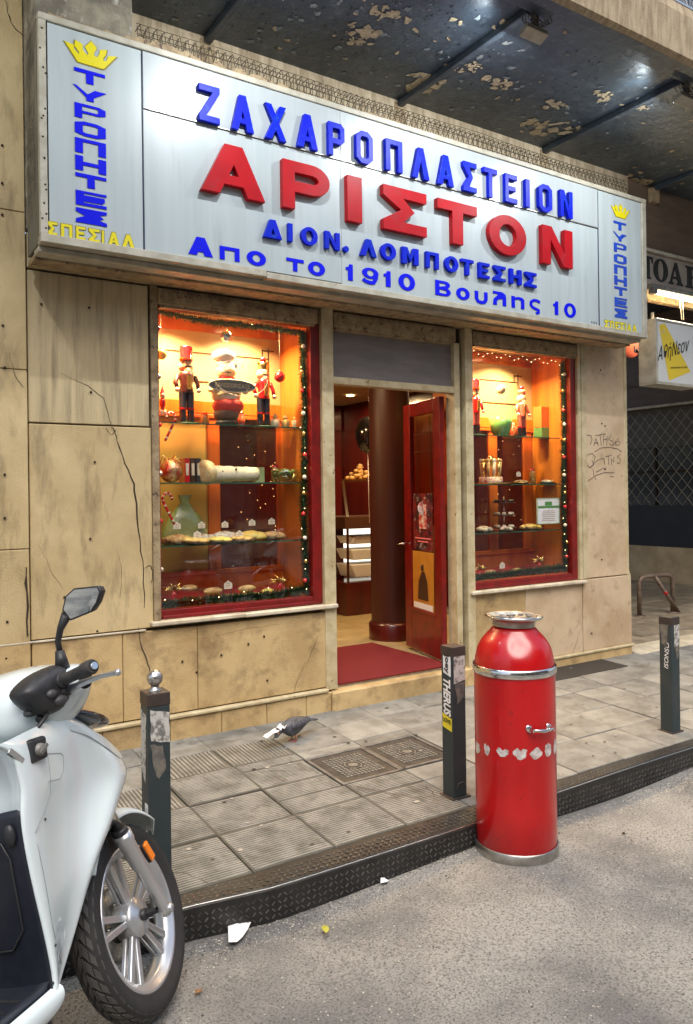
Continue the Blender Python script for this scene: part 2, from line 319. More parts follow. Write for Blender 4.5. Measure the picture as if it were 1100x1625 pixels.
    if ch == '9t': return stroke([(1-t/2, .6), (1-t/2, .42), (.9-t/2, .2), (.7, .09), (.45, .07), (.2, .13), (.05, .24)], t*.75, 1)
    if ch == 'υ': return stroke([(t/2, 1), (t/2, .4), (.25, .15), (.5, .1), (.75, .15), (1-t/2, .4), (1-t/2, 1)], t, 1)
    if ch == 'λ': return [(0, 0), (.05, .42), (.3, .68), (.38, .74), (.3, .82), (0, .82), (0, 1), (.7, 1), (.95, .85), (1, .6), (1, 0), (1-t, 0), (1-t, .5), (.45, .45), (t+.02, .3), (t+.02, 0)],
    if ch == 'η': return [(0, 1), (t, 1), (t, .9), (.55, 1), (.85, .95), (1, .78), (1, 0), (1-t, 0), (1-t, .68), (.6, .78), (t, .7), (t, 0), (0, 0)],
    if ch == 'ς': return stroke([(.97, .84), (.7, .95), (.4, .95), (.15, .75), (.13, .5), (.3, .3), (.6, .2), (.85, .12), (.85, -.05), (.6, -.2)], t*.8, 1)
    if ch == '.': return arc(.5, .5, .5, .5, 0, 330, 11),
# ------------------------------------------------------------------ street, pavement
def ground_sheet(name, xs, ys, fn, m_, bumpy=0):
    b = MB(); b.grid([[V((x, y, fn(x, y)+random.uniform(-bumpy, bumpy))) for x in xs] for y in ys]); b.f = [f[::-1] if False else f for f in b.f]
    return b.build(name, m_, kind='structure')
def lin(a, b, n): return [a+(b-a)*i/n for i in range(n+1)]
def curbY(x):
    P = [(-9, 2.90), (1.05, 2.83), (1.42, 2.775), (2.5, 2.78), (3.1, 2.81), (4.3, 2.83), (6, 2.84), (14, 2.84)]
    for (a, c), (d, e) in zip(P, P[1:]):
        if a <= x <= d: t_ = (x-a)/(d-a); return c+(e-c)*t_
    return 2.84
st = ground_sheet('street', lin(-14, 30, 176), lin(-7.2, 3.0, 60), lambda x, y: .012*sin(x*1.7+y)*min(1, max(0, (2.6-y)))-.0 + (.012*sin(x*3.1) if y > 2.3 else 0), ASPH, .002)
far = MB().box(-250, 250, -250, 250, -.6, -.3).build('distant_ground', ASPH, kind='structure')
walk = MB().box(-8, 14, 2.915, 4.58, .0, .10).build('sidewalk', JOINT, kind='structure')
rows = [2.925, 3.30, 3.65, 4.0, 4.30, 4.58]
ribset = {(-1, 1), (0, 0), (0, 1), (0, 2), (1, 0), (1, 1), (1, 2), (2, 0), (0, 3), (1, 3), (-1, 0), (2, 1), (-1, 2)}
hatch = MB(); hatch2 = MB()
M1 = (2.215, 3.49, 2.585, 3.88); M2 = (2.60, 3.50, 2.965, 3.885)
def holes(x0, x1, y0, y1): return not (x1 <= M1[0]-.03 or x0 >= M2[2]+.02 or y1 <= 3.47 or y0 >= 3.90)
for j in range(5):
    y0, y1 = rows[j], rows[j+1]
    for i in range(-22, 30):
        off = 0
        x0 = 1.40+.4*i+off; x1 = x0+.4; g_ = .0028; dz = random.uniform(-.003, .003); tx = random.uniform(-.003, .003)
        pieces = [(x0, x1, y0, y1)]
        if holes(x0, x1, y0, y1):
            pieces = []
            if y0 < 3.47 and y1 > 3.47: pieces.append((x0, x1, y0, 3.47))
            if y1 > 3.90: pieces.append((x0, x1, 3.90, y1))
            a = max(y0, 3.47); c = min(y1, 3.90)
            if x0 < 2.185 < x1 or x0 >= 1.99 and x0 < 2.18: pieces.append((x0, 2.19, a, c))
            if x0 < 2.99 <= x1: pieces.append((2.985, x1, a, c))
        for (a, c, d, e) in pieces:
            if c-a < .02 or e-d < .02: continue
            b = MB(); z = lambda X, Y: swz(Y)+dz+tx*(X-a)/.4
            b.hexa([(a+g_, d+g_, .08), (c-g_, d+g_, .08), (c-g_, e-g_, .08), (a+g_, e-g_, .08), (a+g_, d+g_, z(a, d)), (c-g_, d+g_, z(c, d)), (c-g_, e-g_, z(c, e)), (a+g_, e-g_, z(a, e))])
            rib = (i, j) in ribset or (i < 0 and random.random() < .7)
            b.build('paving_slab', RIBB if rib else SLABS[(i*3+j) % 2], walk, bevel=.003, seg=1)
            if rib:
                H = hatch; n_ = int((e-d-.01)/.0175)
                diag = (i, j) in {(0, 3), (-1, 3), (1, 3), (-1, 2), (-2, 2), (-2, 3), (-3, 3)}
                for q in range(n_):
                    Y = d+.014+q*.0175
                    if diag:
                        Xa = a+.012+q*(c-a-.024)/n_; H.bar((Xa, d+.01, z(Xa, d)+.0012), (Xa+.003, e-.01, z(Xa, e)+.0012), .010, .005)
                    else:
                        sk = random.uniform(-.001, .001); H.bar((a+.01, Y, z(a, Y)+.0012), (c-.01, Y+sk, z(c, Y)+.0012), .0105, .005)
hatch.build('slab_ribs', RIB, walk, kind='stuff')
# metal checker-plate kerb
b = MB(); X = lin(-9, 14, 230)
b.grid([[V((x, curbY(x)+.003, -.05)) for x in X], [V((x, curbY(x), .118+.004*sin(x*2.1))) for x in X], [V((x, curbY(x)+.010, .130+.004*sin(x*2.1))) for x in X], [V((x, 2.918, .134)) for x in X], [V((x, 2.918, .05)) for x in X]], sm=False)
kerb = b.build('kerb', PLATE, kind='structure')
b = MB(); e = MB()
x = -2.5; k = 0
while x < 8.5:
    for r in range(4):
        yy = curbY(x)+.026+r*.026; s_ = 1 if (k+r) % 2 else -1
        if yy < 2.912: b.bar((x-.006, yy-.006*s_, .1335), (x+.006, yy+.006*s_, .1335), .005, .003)
    for r in range(4):
        zz = .012+r*.026; s_ = 1 if (k+r) % 2 else -1; yy = curbY(x)-.0005
        b.bar((x-.006, yy, zz-.006*s_), (x+.006, yy, zz+.006*s_), .005, .004, up=(0, 1, 0))
    x += .027; k += 1
b.build('tread_lozenges', PLATEB, kerb, kind='stuff')
e.tube([(x, curbY(x)+.003, .1255+.004*sin(x*2.1)) for x in X], .0028, 5); e.build('worn_edge', PLATEE, kerb)
# loose stones and grit on the asphalt
b = MB()
def sz(x, y): return .012*sin(x*1.7+y)*min(1, max(0, (2.6-y)))+(.012*sin(x*3.1) if y > 2.3 else 0)
for i in range(14000):
    x = random.uniform(-.6, 6.5); y = random.choice([2.79-abs(random.gauss(0, .08)), random.uniform(.7, 2.75), random.uniform(1.3, 2.7)]); s_ = random.uniform(.002, .0052)*(1.5 if random.random() < .05 else 1)
    if y > 2.795: continue
    c = V((x, y, sz(x, y)+.0005)); a = random.uniform(0, 3)
    p = [c+V((cos(a+t)*s_*random.uniform(.7, 1.3), sin(a+t)*s_*random.uniform(.7, 1.3), 0)) for t in (0, 2.1, 4.2)]+[c+V((0, 0, s_*.6))]
    b.add(p, [(0, 1, 3), (1, 2, 3), (2, 0, 3)], random.choice([0, 0, 1, 2]))
o = b.build('gravel', [mat('pale_grit', (.46, .43, .36), rough=.9), mat('grey_grit', (.24, .225, .19), rough=.9), mat('dark_grit', (.07, .065, .06), rough=.9)], kind='stuff'); tag(o, 'fine pale grit scattered over the worn asphalt street', 'gravel')
# stains, gum and broken edges
def blob(b, c, r, fn, mi=0, el=1):
    n = 14; a0 = random.uniform(0, 6); ph = random.uniform(0, 6)
    P = [(c[0]+r*cos(a0+2*pi*k/n)*random.uniform(.75, 1.2), c[1]+el*r*sin(a0+2*pi*k/n)*random.uniform(.75, 1.2)) for k in range(n)]
    b.add([V((x, y, fn(x, y))) for x, y in P], [list(range(n))], mi)
b = MB()
for k in range(110): x, y = random.uniform(.2, 6.5), random.uniform(2.98, 4.5); blob(b, (x, y), random.uniform(.005, .016), lambda X, Y: swz(Y)+.0062, random.choice([0, 0, 1]), random.uniform(.6, 1))
b.build('gum_spots', [mat('dark_gum', (.06, .052, .042), rough=.8), mat('pale_gum', (.34, .31, .26), rough=.8)], walk, kind='stuff')
def gcrack(pts, w_, fn, par, m_=None, nm='crack'):
    b = MB(); Q = []
    for a, c in zip(pts, pts[1:]): Q += [(a[0]+(c[0]-a[0])*t+random.uniform(-.012, .012), a[1]+(c[1]-a[1])*t+random.uniform(-.012, .012)) for t in (0, .25, .5, .75)]
    Q.append(pts[-1]); l, r = [], []
    for i, p in enumerate(Q):
        a, c = Q[max(i-1, 0)], Q[min(i+1, len(Q)-1)]; dx, dy = c[0]-a[0], c[1]-a[1]; q = sqrt(dx*dx+dy*dy) or 1; ww = w_*random.uniform(.3, 1)*(.3+.7*sin(pi*(i+.5)/len(Q)))
        l.append((p[0]-dy/q*ww, p[1]+dx/q*ww)); r.append((p[0]+dy/q*ww, p[1]-dx/q*ww))
    b.grid([[V((x, y, fn(x, y))) for x, y in l], [V((x, y, fn(x, y))) for x, y in r]], sm=False); return b.build(nm, m_ or CRACK, par)
pz_ = lambda X, Y: swz(Y)+.0055
for pts in ([(2.19, 3.46), (2.30, 3.30), (2.42, 3.12), (2.50, 2.93)], [(2.45, 3.30), (2.55, 3.22), (2.52, 3.10), (2.66, 3.00)], [(1.79, 4.0), (1.9, 3.85), (2.19, 3.70)], [(3.1, 3.5), (3.3, 3.3), (3.35, 3.0)], [(3.8, 3.6), (4.0, 3.45), (4.2, 3.38)], [(1.0, 3.2), (1.15, 3.05), (1.2, 2.93)], [(.4, 3.6), (.7, 3.5), (.9, 3.3)], [(4.6, 3.3), (4.75, 3.1), (4.7, 2.95)], [(2.1, 4.5), (2.3, 4.3), (2.6, 4.25)]): gcrack(pts, .0022, pz_, walk)
# ------------------------------------------------------------------ shop building
D = 4.6
B = thing('shop_building', (3.4, 4.9, 0), 'marble clad corner shop front with two red framed windows and open doorway', 'building')
def slab(x0, x1, z0, z1, m_=WALL, y=D, name='wall_slab', dp=.05, g=.0018):
    return box(name, m_, B, x0+g, x1-g, y, y+dp, z0+g, z1-g, .004)
def crackline(pts, w, name='crack', y=D):
    b = MB(); P = [atY(px, py, y-.0015) for px, py in pts]; Q = []
    for i in range(len(P)-1):
        for t in (0, .33, .66): p = P[i].lerp(P[i+1], t); Q.append(p+V((random.uniform(-.006, .006), 0, random.uniform(-.004, .004))) if t else p)
    Q.append(P[-1]); l, r = [], []
    for i, p in enumerate(Q):
        d = (Q[min(i+1, len(Q)-1)]-Q[max(i-1, 0)]).normalized(); n_ = V((d.z, 0, -d.x)); ww = w*(.35+.65*sin(pi*min(.98, max(.06, i/len(Q)))))*random.uniform(.5, 1.2)/2
        l.append(p+n_*ww); r.append(p-n_*ww)
    b.grid([l, r], sm=False); return b.build(name, CRACK, B)
# backing behind slabs (dark joints)
for (x0, x1, z0, z1) in ((-3, 1.56, 0.1, 3.2), (1.56, 2.80, .1, .93), (4.07, 5.45, .1, .91), (5.40, 6.04, .1, 3.2)):
    box('backing_wall', JOINT, B, x0, x1, D+.045, D+.10, z0, z1, 0)
zl = [.2, .90, 1.42, 2.42, 3.30, 4.5]
for k in range(5):
    slab(-.1, .845, zl[k] if k else .36, zl[k+1], WALL if k else PLINTH, y=D-.012 if k else D-.02)
    slab(-1.1, -.1, zl[k] if k else .36, zl[k+1], WALL if k else PLINTH, y=D-.012 if k else D-.02)
    slab(-2.9, -1.1, zl[k] if k else .36, zl[k+1], WALL if k else PLINTH, y=D-.012 if k else D-.02)
slab(.85, 1.545, 2.13, 2.99, WALLS); slab(.85, 1.555, .905, 2.125, WALL); slab(.85, 1.56, 3.0, 3.2, WALLS, y=D-.006)
for x0, x1 in ((.85, 1.36), (1.36, 1.83), (1.83, 2.80)): slab(x0, x1, .365, .895 if x1 < 1.5 else .89, PLINTH, y=D-.012)
box('string_course', SILL, B, -.9, 1.50, D-.022, D-.002, .893, .903, .002)
box('base_moulding', CREAM, B, -2.9, 2.775, D-.045, D-.002, .335, .362, .008)
xs = [-2.9, -1.9, -.9, .1, .85, 1.23, 1.64, 1.98, 2.30, 2.60, 2.80]
for a, c in zip(xs, xs[1:]): slab(a, c, .16, .335, PLINTH, y=D-.03, name='skirting_slab', dp=.04)
# right part below window and pillar
slab(4.10, 4.72, .29, .895, PLINTH, y=D-.004); slab(4.72, 5.42, .29, .895, WALLP, y=D-.004); slab(5.42, 6.085, .29, .925, WALLP, y=D-.01)
slab(5.50, 6.055, .93, 3.2, WALLP, y=D-.002)
box('pillar_edge', CREAM, B, 6.02, 6.062, D-.008, D+.2, .93, 3.2, .004)
box('pillar_side', WALLP, B, 6.04, 6.06, D+.2, D+4.6, .2, 4.6, 0)
MB().hexa([(6.03, D-.012, .88), (6.075, D-.012, .86), (6.075, D+.03, .86), (6.03, D+.03, .88), (6.03, D-.012, 1.0), (6.075, D-.012, .93), (6.075, D+.03, .93), (6.03, D+.03, 1.0)]).build('broken_corner', CREAM, B, bevel=.003)
box('base_moulding', CREAM, B, 4.07, 6.10, D-.03, D+.03, .268, .292, .006)
box('skirting_slab', PLINTH, B, 4.07, 6.07, D-.02, D+.05, .1, .268)
# cracks, stains and bolts
crackline([(178, 678), (186, 700), (198, 735), (213, 768), (217, 800), (223, 860), (228, 905), (229, 965)], .010)
crackline([(96, 592), (140, 612), (165, 632), (174, 668), (178, 680)], .004)
crackline([(168, 678), (176, 690), (184, 684), (180, 678)], .005)
crackline([(228, 902), (238, 897), (243, 905), (240, 925)], .006)
crackline([(219, 995), (222, 1015), (235, 1055), (240, 1075)], .007, y=D-.013)
crackline([(188, 880), (193, 910), (190, 950)], .002); crackline([(60, 860), (80, 905), (100, 935)], .002)
crackline([(485, 1060), (500, 1022), (505, 1008)], .003, y=D-.013)
crackline([(460, 1120), (470, 1085), (485, 1050)], .0025, y=D-.013)
crackline([(340, 1010), (380, 1000), (440, 990)], .0015, y=D-.013)
crackline([(15, 560), (22, 590), (38, 615)], .003, y=D-.013)
crackline([(8, 0), (12, 20), (22, 42), (38, 58)], .006, y=D-.013)
crackline([(920, 1000), (915, 1020), (906, 1045)], .003, y=D-.012); crackline([(928, 950), (918, 990), (912, 1000)], .002, y=D-.012)
crackline([(42, 900), (43, 940), (44, 1010)], .016, name='broken_joint', y=D-.014)
b = MB(); 
for (px, py) in [(142, 488), (145, 622), (151, 733), (144, 855), (103, 948), (5, 516), (8, 583), (8, 753), (8, 822), (12, 987), (10, 1045), (4, 230), (4, 290), (4, 340), (66, 482), (155, 1002), (313, 1067), (395, 1022), (420, 1010), (515, 985), (954, 587), (956, 672), (961, 676), (961, 745), (956, 888), (973, 970), (940, 1005), (425, 1080), (290, 1050), (352, 1040)]:
    c = atY(px, py, D-.022 if px < 42 or py > 1000 else D-.010); b.lathe([(0, .0), (.005, .0), (.0065, .002), (.007, .008)], c, (0, 1, 0), 10)
b.build('wall_bolts', CRACK, B, kind='stuff')
# sills, step
def sill(x0, x1, z, y0=D-.05):
    box('window_sill', SILL, B, x0, x1, y0, D+.08, z-.028, z, .006)
sill(1.53, 2.14, .945, 4.545); sill(2.143, 2.855, .942, 4.548); sill(4.10, 5.44, .925, 4.552)
box('door_step', PLINTH, B, 2.80, 4.12, D-.055, D+.05, .12, .335, .012)
box('door_threshold', SILL, B, 2.84, 4.07, D+.045, D+.25, .2, .352, .003)
# wood frames and posts
box('door_post', CREAM, B, 2.765, 2.858, D-.02, D+.10, .345, 3.00)
box('door_post', CREAM, B, 3.99, 4.045, D+.01, D+.12, .345, 2.88)
box('door_post', CREAM, B, 4.078, 4.155, D-.02, D+.10, .30, 3.00)
box('door_gap', CRACK, B, 4.045, 4.078, D+.05, D+.12, .30, 3.00, 0)
box('door_head', CREAM, B, 2.858, 3.99, D+.015, D+.10, 2.485, 2.535)
gp = box('shutter_panel', GREYP, B, 2.858, 3.99, D+.05, D+.075, 2.535, 2.90, 0)
hb = box('lintel_beam', PEEL, B, 1.58, 5.46, D-.045, D+.06, 3.0, 3.09, .006)
box('lintel_lip', CREAM, B, 1.58, 5.46, D-.065, D-.04, 3.045, 3.075, .004)
for x0, x1, z0, z1 in ((1.60, 2.735, 2.885, 2.985), (2.87, 3.985, 2.88, 2.985), (4.165, 5.385, 2.885, 2.985)):
    sb = box('shutter_box', PEEL, B, x0, x1, D-.02, D+.06, z0, z1, .006)
    MB().box(x0+.03, x1-.03, D-.026, D-.019, z0+.018, z1-.02).build('box_panel', PEEL, sb, bevel=.002)
    MB().box(x0+.02, x1-.02, D-.01, D+.05, z0-.018, z0).build('shutter_slat', PEEL, sb)
box('left_jamb', PEEL, B, 1.555, 1.60, D-.01, D+.08, .945, 3.0)
for x0, x1 in ((5.385, 5.425), (5.432, 5.50)): box('window_jamb', CREAM, B, x0, x1, D-.012, D+.08, .93, 3.0)
# sloping wall top, building above canopy
box('upper_wall', CONC, B, .848, 1.375, 4.30, 4.64, 3.2, 4.62, .01)
box('upper_wall', FASC, B, 1.40, 6.06, 4.55, 4.72, 3.10, 4.62, 0)
box('upper_wall', WALL, B, -2.9, .845, 4.59, 4.70, 4.5, 4.62, 0)
UPW = mat('upper_white_wall', (.62, .58, .5), (.5, .46, .4), 6, .8)
box('upper_facade', UPW, B, -6, 5.6, 4.8, 5.2, 4.85, 16, 0)
box('upper_facade', UPW, B, 5.6, 16, 4.8, 5.2, 4.85, 16, 0)
DKG = mat('dark_window_glass', (.03, .04, .05), rough=.08)
for k in range(6):
    for zz in (6.2, 9.2, 12.2):
        if k == 3: continue
        f_ = box('upper_window', SILL, B, -4+k*2.6, -2.7+k*2.6, 4.77, 4.81, zz, zz+1.7); box('window_glass', DKG, f_, -3.93+k*2.6, -2.77+k*2.6, 4.755, 4.772, zz+.07, zz+1.63, 0)
MB().tube([atY(1062, 0, 4.7)+V((0, 0, -.6)), atY(1062, 0, 4.7)+V((.02, 0, .8)), atY(1062, 0, 4.7)+V((.05, 0, 4))], .035).build('drain_pipe', mat('orange_pipe', (.45, .2, .09), rough=.6), B)
# window display boxes -----------------------------------------------------
DB = 5.08
def window(x0, x1, zb, zt, fl, fr):
    F0 = thing_part('window_frame', x0, x1, zb, zt, fl, fr)
    return F0
def thing_part(name, x0, x1, zb, zt, fl, fr):
    b = MB(); y0, y1 = D+.012, D+.07
    b.box(x0, x0+fl, y0, y1, zb, zt); b.box(x1-fr, x1, y0, y1, zb, zt); b.box(x0+fl, x1-fr, y0+.002, y1, zb, zb+.055); b.box(x0+fl, x1-fr, y0+.002, y1, zt-.02, zt)
    b.box(x0+fl, x1-fr, y0-.008, y0+.002, zb, zb+.022)
    o = b.build(name, REDW, B, bevel=.004)
    MB().box(x0+fl, x1-fr, D+.04, D+.042, zb+.055, zt-.02).build('glass_pane', GLASS, o)
    return o
window(1.60, 2.765, .947, 2.885, .012, .075); window(4.158, 5.383, .93, 2.885, .004, .065)
def display(x0, x1, zf, zt, stiles, panes, lamps):
    b = MB(); b.box(x0-.02, x1+.02, D+.07, DB+.03, zf-.03, zf).build('display_floor', ORRED, B)
    MB().box(x0-.02, x1+.02, D+.075, DB+.03, zt, zt+.03).build('display_ceiling', BEIGEP, B)
    MB().box(x1, x1+.02, D+.075, DB, zf, zt).build('display_side', ORANGE, B, bevel=.002)
    MB().box(x0-.02, x0, D+.075, DB, zf, zt).build('display_side', ORANGE, B)
    MB().box(x0, x1, DB, DB+.02, 2.37, zt).build('back_panel', BEIGEP, B)
    MB().box(x0, x1, DB-.012, DB+.02, 2.28, 2.37).build('back_rail', ORANGE, B, bevel=.004)
    MB().box(x0, x1, DB-.02, DB+.0, 2.25, 2.275).build('back_rail', ORRED, B, bevel=.004)
    MB().box(x0, x1, DB-.008, DB+.02, zt-.10, zt).build('back_cornice', ORANGE, B, bevel=.004)
    MB().box(x0, x1, DB-.01, DB+.02, zf, 1.17).build('back_rail', ORRED, B, bevel=.004)
    MB().box(x0, x1, DB-.03, DB-.01, 1.155, 1.19).build('back_rail', ORRED, B, bevel=.004)
    for a, c in stiles: MB().box(a, c, DB-.012, DB+.02, 1.17, 2.28).build('back_stile', ORRED, B, bevel=.004)
    for a, c, m_ in panes: MB().box(a, c, DB+.002, DB+.008, 1.17, 2.28).build('back_pane', m_, B)
SG = glass_mat('smoked_inner_glass', .12, (.72, .6, .5))
LITP = mat('amber_cabinet_panel', (.58, .33, .09), (.5, .27, .07), 2, .4)
X0, X1 = 1.615, 2.70
DL = lambda px: atY(px, 720, DB).x
display(X0, X1, 1.0, 2.95, [(DL(329), DL(348)), (DL(439), DL(455))], [(X0+.0, DL(329), LITP), (DL(348), DL(439), SG), (DL(455), X1+.16, ORANGE)], 0)
DR = lambda px: atY(px, 720, DB).x
display(4.175, 5.33, .99, 2.95, [(DR(775), DR(788)), (DR(830), DR(842)), (DR(858), DR(862))], [(4.175, DR(775), SG), (DR(788), DR(830), SG), (DR(842), 5.33, ORANGE)], 0)
# pattern lines on the upper back panel
for (x0, w_) in ((1.65, 1.0), (4.2, 1.0)):
    b = MB()
    for zz, a, c in ((2.70, 0, .95), (2.50, .28, .95)): b.box(x0+a*w_, x0+c*w_, DB-.004, DB-.001, zz, zz+.008)
    b.box(x0+.95*w_, x0+.958*w_, DB-.004, DB-.001, 2.46, 2.78); b.box(x0+.90*w_, x0+.908*w_, DB-.0045, DB-.0015, 2.70, 2.77); b.box(x0+.90*w_, x0+1.0*w_, DB-.005, DB-.002, 2.76, 2.768)
    b.build('panel_line_pattern', CHOC, B)
# ------------------------------------------------------------------ shop interior
SF = .352
fl = MB().box(.95, 6.0, D+.25, 9.6, .25, SF-.004).build('shop_floor', JOINT, kind='structure')
for i in range(12):
    for j in range(12):
        x = .97+i*.42; y = 4.86+j*.4
        if x+.41 < 6.0 and y < 9.4 and 2.2 < x < 5.6: box('floor_tile', FLOORT, fl, x, x+.412, y, y+.392, .30, SF, .002)
mt = MB().box(2.90, 3.96, D+.03, D+1.15, SF+.001, SF+.012).build('doormat', MATRED, bevel=.004); tag(mt, 'dark red carpet mat lying in the open shop doorway', 'doormat')
box('interior_wall', DKRED, B, .95, 6.03, 9.4, 9.5, .2, 3.1, 0)
box('interior_wall', DKRED, B, .90, .97, 4.7, 9.4, .2, 3.1, 0)
box('ceiling', mat('ceiling_cream', (.45, .35, .2), rough=.8), B, .9, 6.03, D+.12, 9.5, 2.98, 3.05, 0)
box('interior_wall', DKRED, B, 5.98, 6.03, 4.7, 9.4, .2, 3.1, 0)
box('wall_band', DKRED, B, 1.0, 5.95, 9.36, 9.41, 2.62, 2.95, 0)
box('wall_tile_panel', mat('red_gloss_tile', (.10, .008, .007), rough=.15, coat=1), B, 1.0, 5.95, 9.37, 9.405, 1.25, 2.1, 0)
cc = atZ(622, 1012, SF); cc = V((cc.x, cc.y, SF)); rr = (proj(cc)[0]-590)/F*((cc-EYE).dot(_f))
MB().lathe([(rr, 0), (rr, 2.63)], cc, n=40).build('column', COLM, B)
MB().lathe([(rr+.025, 0), (rr+.025, .14), (rr+.01, .16), (rr, .165)], cc, n=40).build('column_base', DKRED, B)
def cab(px0, px1, Y, zt, m_, nm, lab, cat): 
    a = atY(px0, 800, Y).x; c = atY(px1, 800, Y).x; o = MB().box(a, c, Y, Y+.6, SF, zt).build(nm, m_, bevel=.01); return tag(o, lab, cat)
cab(500, 545, 7.6, 1.35, DKRED, 'cabinet', 'dark red wooden cabinet behind the shop doorway', 'cabinet')
# display counter deep in the shop
Yc = 7.2; xa = atY(549, 850, Yc).x; cnt = thing('display_counter', (xa+.5, Yc+.3, SF), 'curved glass pastry counter with steel frame inside the shop', 'counter')
box('base', DKRED, cnt, xa, xa+1.3, Yc, Yc+.7, SF, .72); box('top_shelf', CHOC, cnt, xa-.02, xa+1.3, Yc-.02, Yc+.7, 1.32, 1.45); box('lit_interior', emis('counter_light', (.9, .88, .75), .7), cnt, xa+.03, xa+1.28, Yc+.5, Yc+.52, .75, 1.3, 0)
for k, zz in enumerate((.76, .96, 1.14)): MB().hexa([(xa+.12-.03*k+.06, Yc+.08, zz), (xa+.75, Yc+.08, zz), (xa+.75, Yc+.42, zz), (xa+.18, Yc+.42, zz), (xa+.10+.06*(k == 2), Yc+.06, zz+.15-.03*k), (xa+.8, Yc+.06, zz+.15-.03*k), (xa+.8, Yc+.44, zz+.15-.03*k), (xa+.12, Yc+.44, zz+.15-.03*k)]).build('tray', WHITEP, cnt, bevel=.01)
MB().bar((xa+.01, Yc-.02, .72), (xa+.01, Yc-.02, 1.32), .02).bar((xa+.01, Yc-.02, 1.45), (xa+.16, Yc+.3, 1.85), .03).bar((xa+.16, Yc+.3, 1.85), (xa+1.2, Yc+.3, 1.85), .02).build('steel_frame', CHROME, cnt)
box('glass_pane', GLASS, cnt, xa+.02, xa+1.28, Yc-.015, Yc-.01, .75, 1.31, 0)
b = MB(); 
for k in range(26):
    q_ = random.random(); b.ell((xa+.40+random.uniform(-.16, .16)*(1-q_), Yc+.3+random.uniform(-.1, .1)*(1-q_), 1.88+.16*q_), (.035, .03, .022), 8)
b.lathe([(0, 0), (.2, 0), (.22, .015)], (xa+.40, Yc+.3, 1.862), n=20)
tag(b.build('pastry_pile', BROWNP), 'pile of sugared sweets on top of the pastry counter inside', 'pastries')
p = atY(577, 690, 6.5); bl = thing('balloon', p+V((0, 0, -.5)), 'black balloon floating beside the column inside the shop', 'balloon')
MB().ell(p+V((.05, 0, 0)), (.13, .13, .19), 18).build('balloon_skin', mat('black_latex', (.01, .01, .012), rough=.15, coat=1), bl); MB().tube([p+V((.05, 0, -.19)), p+V((.06, 0, -.9))], .004, 5).build('string', WHITEP, bl)
# red door leaf, hinged on the right jamb and swung inwards
h0 = V((3.975, 4.72, 0)); h1 = V((4.13, 5.40, 0)); dd = (h1-h0).normalized(); dn = V((-dd.y, dd.x, 0)); LW = (h1-h0).length
def dpt(u, v, z): return h0+dd*u+dn*v+V((0, 0, z))
def dbox(b, u0, u1, v0, v1, z0, z1): return b.hexa([dpt(u0, v1, z0), dpt(u1, v1, z0), dpt(u1, v0, z0), dpt(u0, v0, z0), dpt(u0, v1, z1), dpt(u1, v1, z1), dpt(u1, v0, z1), dpt(u0, v0, z1)])
b = MB(); dbox(b, 0, .12, 0, .045, .375, 2.47); dbox(b, LW-.13, LW, 0, .045, .375, 2.47); dbox(b, .12, LW-.13, .001, .044, .375, .72); dbox(b, .12, LW-.13, .001, .044, 2.36, 2.47)
dbox(b, .1, LW-.11, -.006, .05, .70, .73)
dr = b.build('door', REDW, B, bevel=.004)
b = MB(); dbox(b, .12, LW-.13, .02, .025, .73, 2.36); b.build('door_glass', glass_mat('door_glass', .12, (.9, .6, .3)), dr)
b = MB().tube([dpt(LW-.05, .04, 1.27), dpt(LW-.05, .10, 1.27), dpt(LW+.02, .11, 1.26)], .009, 8); b.build('door_handle', CHROME, dr)
b = MB()
for u in (.2, .45): dbox(b, u, u+.006, .027, .030, 1.3, 2.34)
for z in (2.2, 2.05): dbox(b, .16, .52, .0275, .0305, z, z+.006)
b.build('glass_line_pattern', CHOC, dr)
def poster(u0, u1, z0, z1, m_, lab):
    b = MB(); dbox(b, u0, u1, .030, .033, z0, z1); o = b.build('poster', m_); return tag(o, lab, 'poster')
POA = mat('dark_event_poster', (.03, .012, .015), (.22, .02, .02), 14, .4, c3=(.5, .45, .4), s3=22, lo3=.6, hi3=.66)
POB = mat('orange_poster', (.55, .24, .03), (.45, .18, .02), 5, .4)
def zpx(y): return atY(690, y, 5.1).z
b1 = poster(.17, .54, zpx(872), zpx(783), POA, 'dark poster with a red Santa figure on the open red door')
b = MB(); dbox(b, .28, .42, .034, .0355, zpx(838), zpx(800)); b.ell(dpt(.35, .036, zpx(806)), (.05, .006, .06), 10); b.build('santa_figure', mat('poster_red', (.5, .03, .03), (.7, .6, .5), 25, .5), b1)
b = MB(); 
for k, (zz, w_) in enumerate(((852, .3), (857, .2))): dbox(b, .35-w_/2, .35+w_/2, .034, .0355, zpx(zz+2), zpx(zz))
b.build('poster_lettering', mat('pale_red', (.8, .2, .2), rough=.5), b1)
b2 = poster(.16, .56, zpx(966), zpx(874), POB, 'orange poster with a dark robed figure below the Santa poster')
b = MB(); 
b.poly([[(.26, .18), (.46, .18), (.44, .5), (.38, .66), (.33, .66), (.28, .5)]], lambda u, v, d: dpt(u+.0, .034+.002*d, zpx(966)+v*(zpx(874)-zpx(966))), 1); b.ell(dpt(.355, .036, zpx(966)+.73*(zpx(874)-zpx(966))), (.025, .004, .03), 10); b.build('robed_figure', CHOC, b2)
b = MB(); dbox(b, .18, .54, .034, .0355, zpx(964), zpx(955)); b.build('poster_footer', WHITEP, b2)
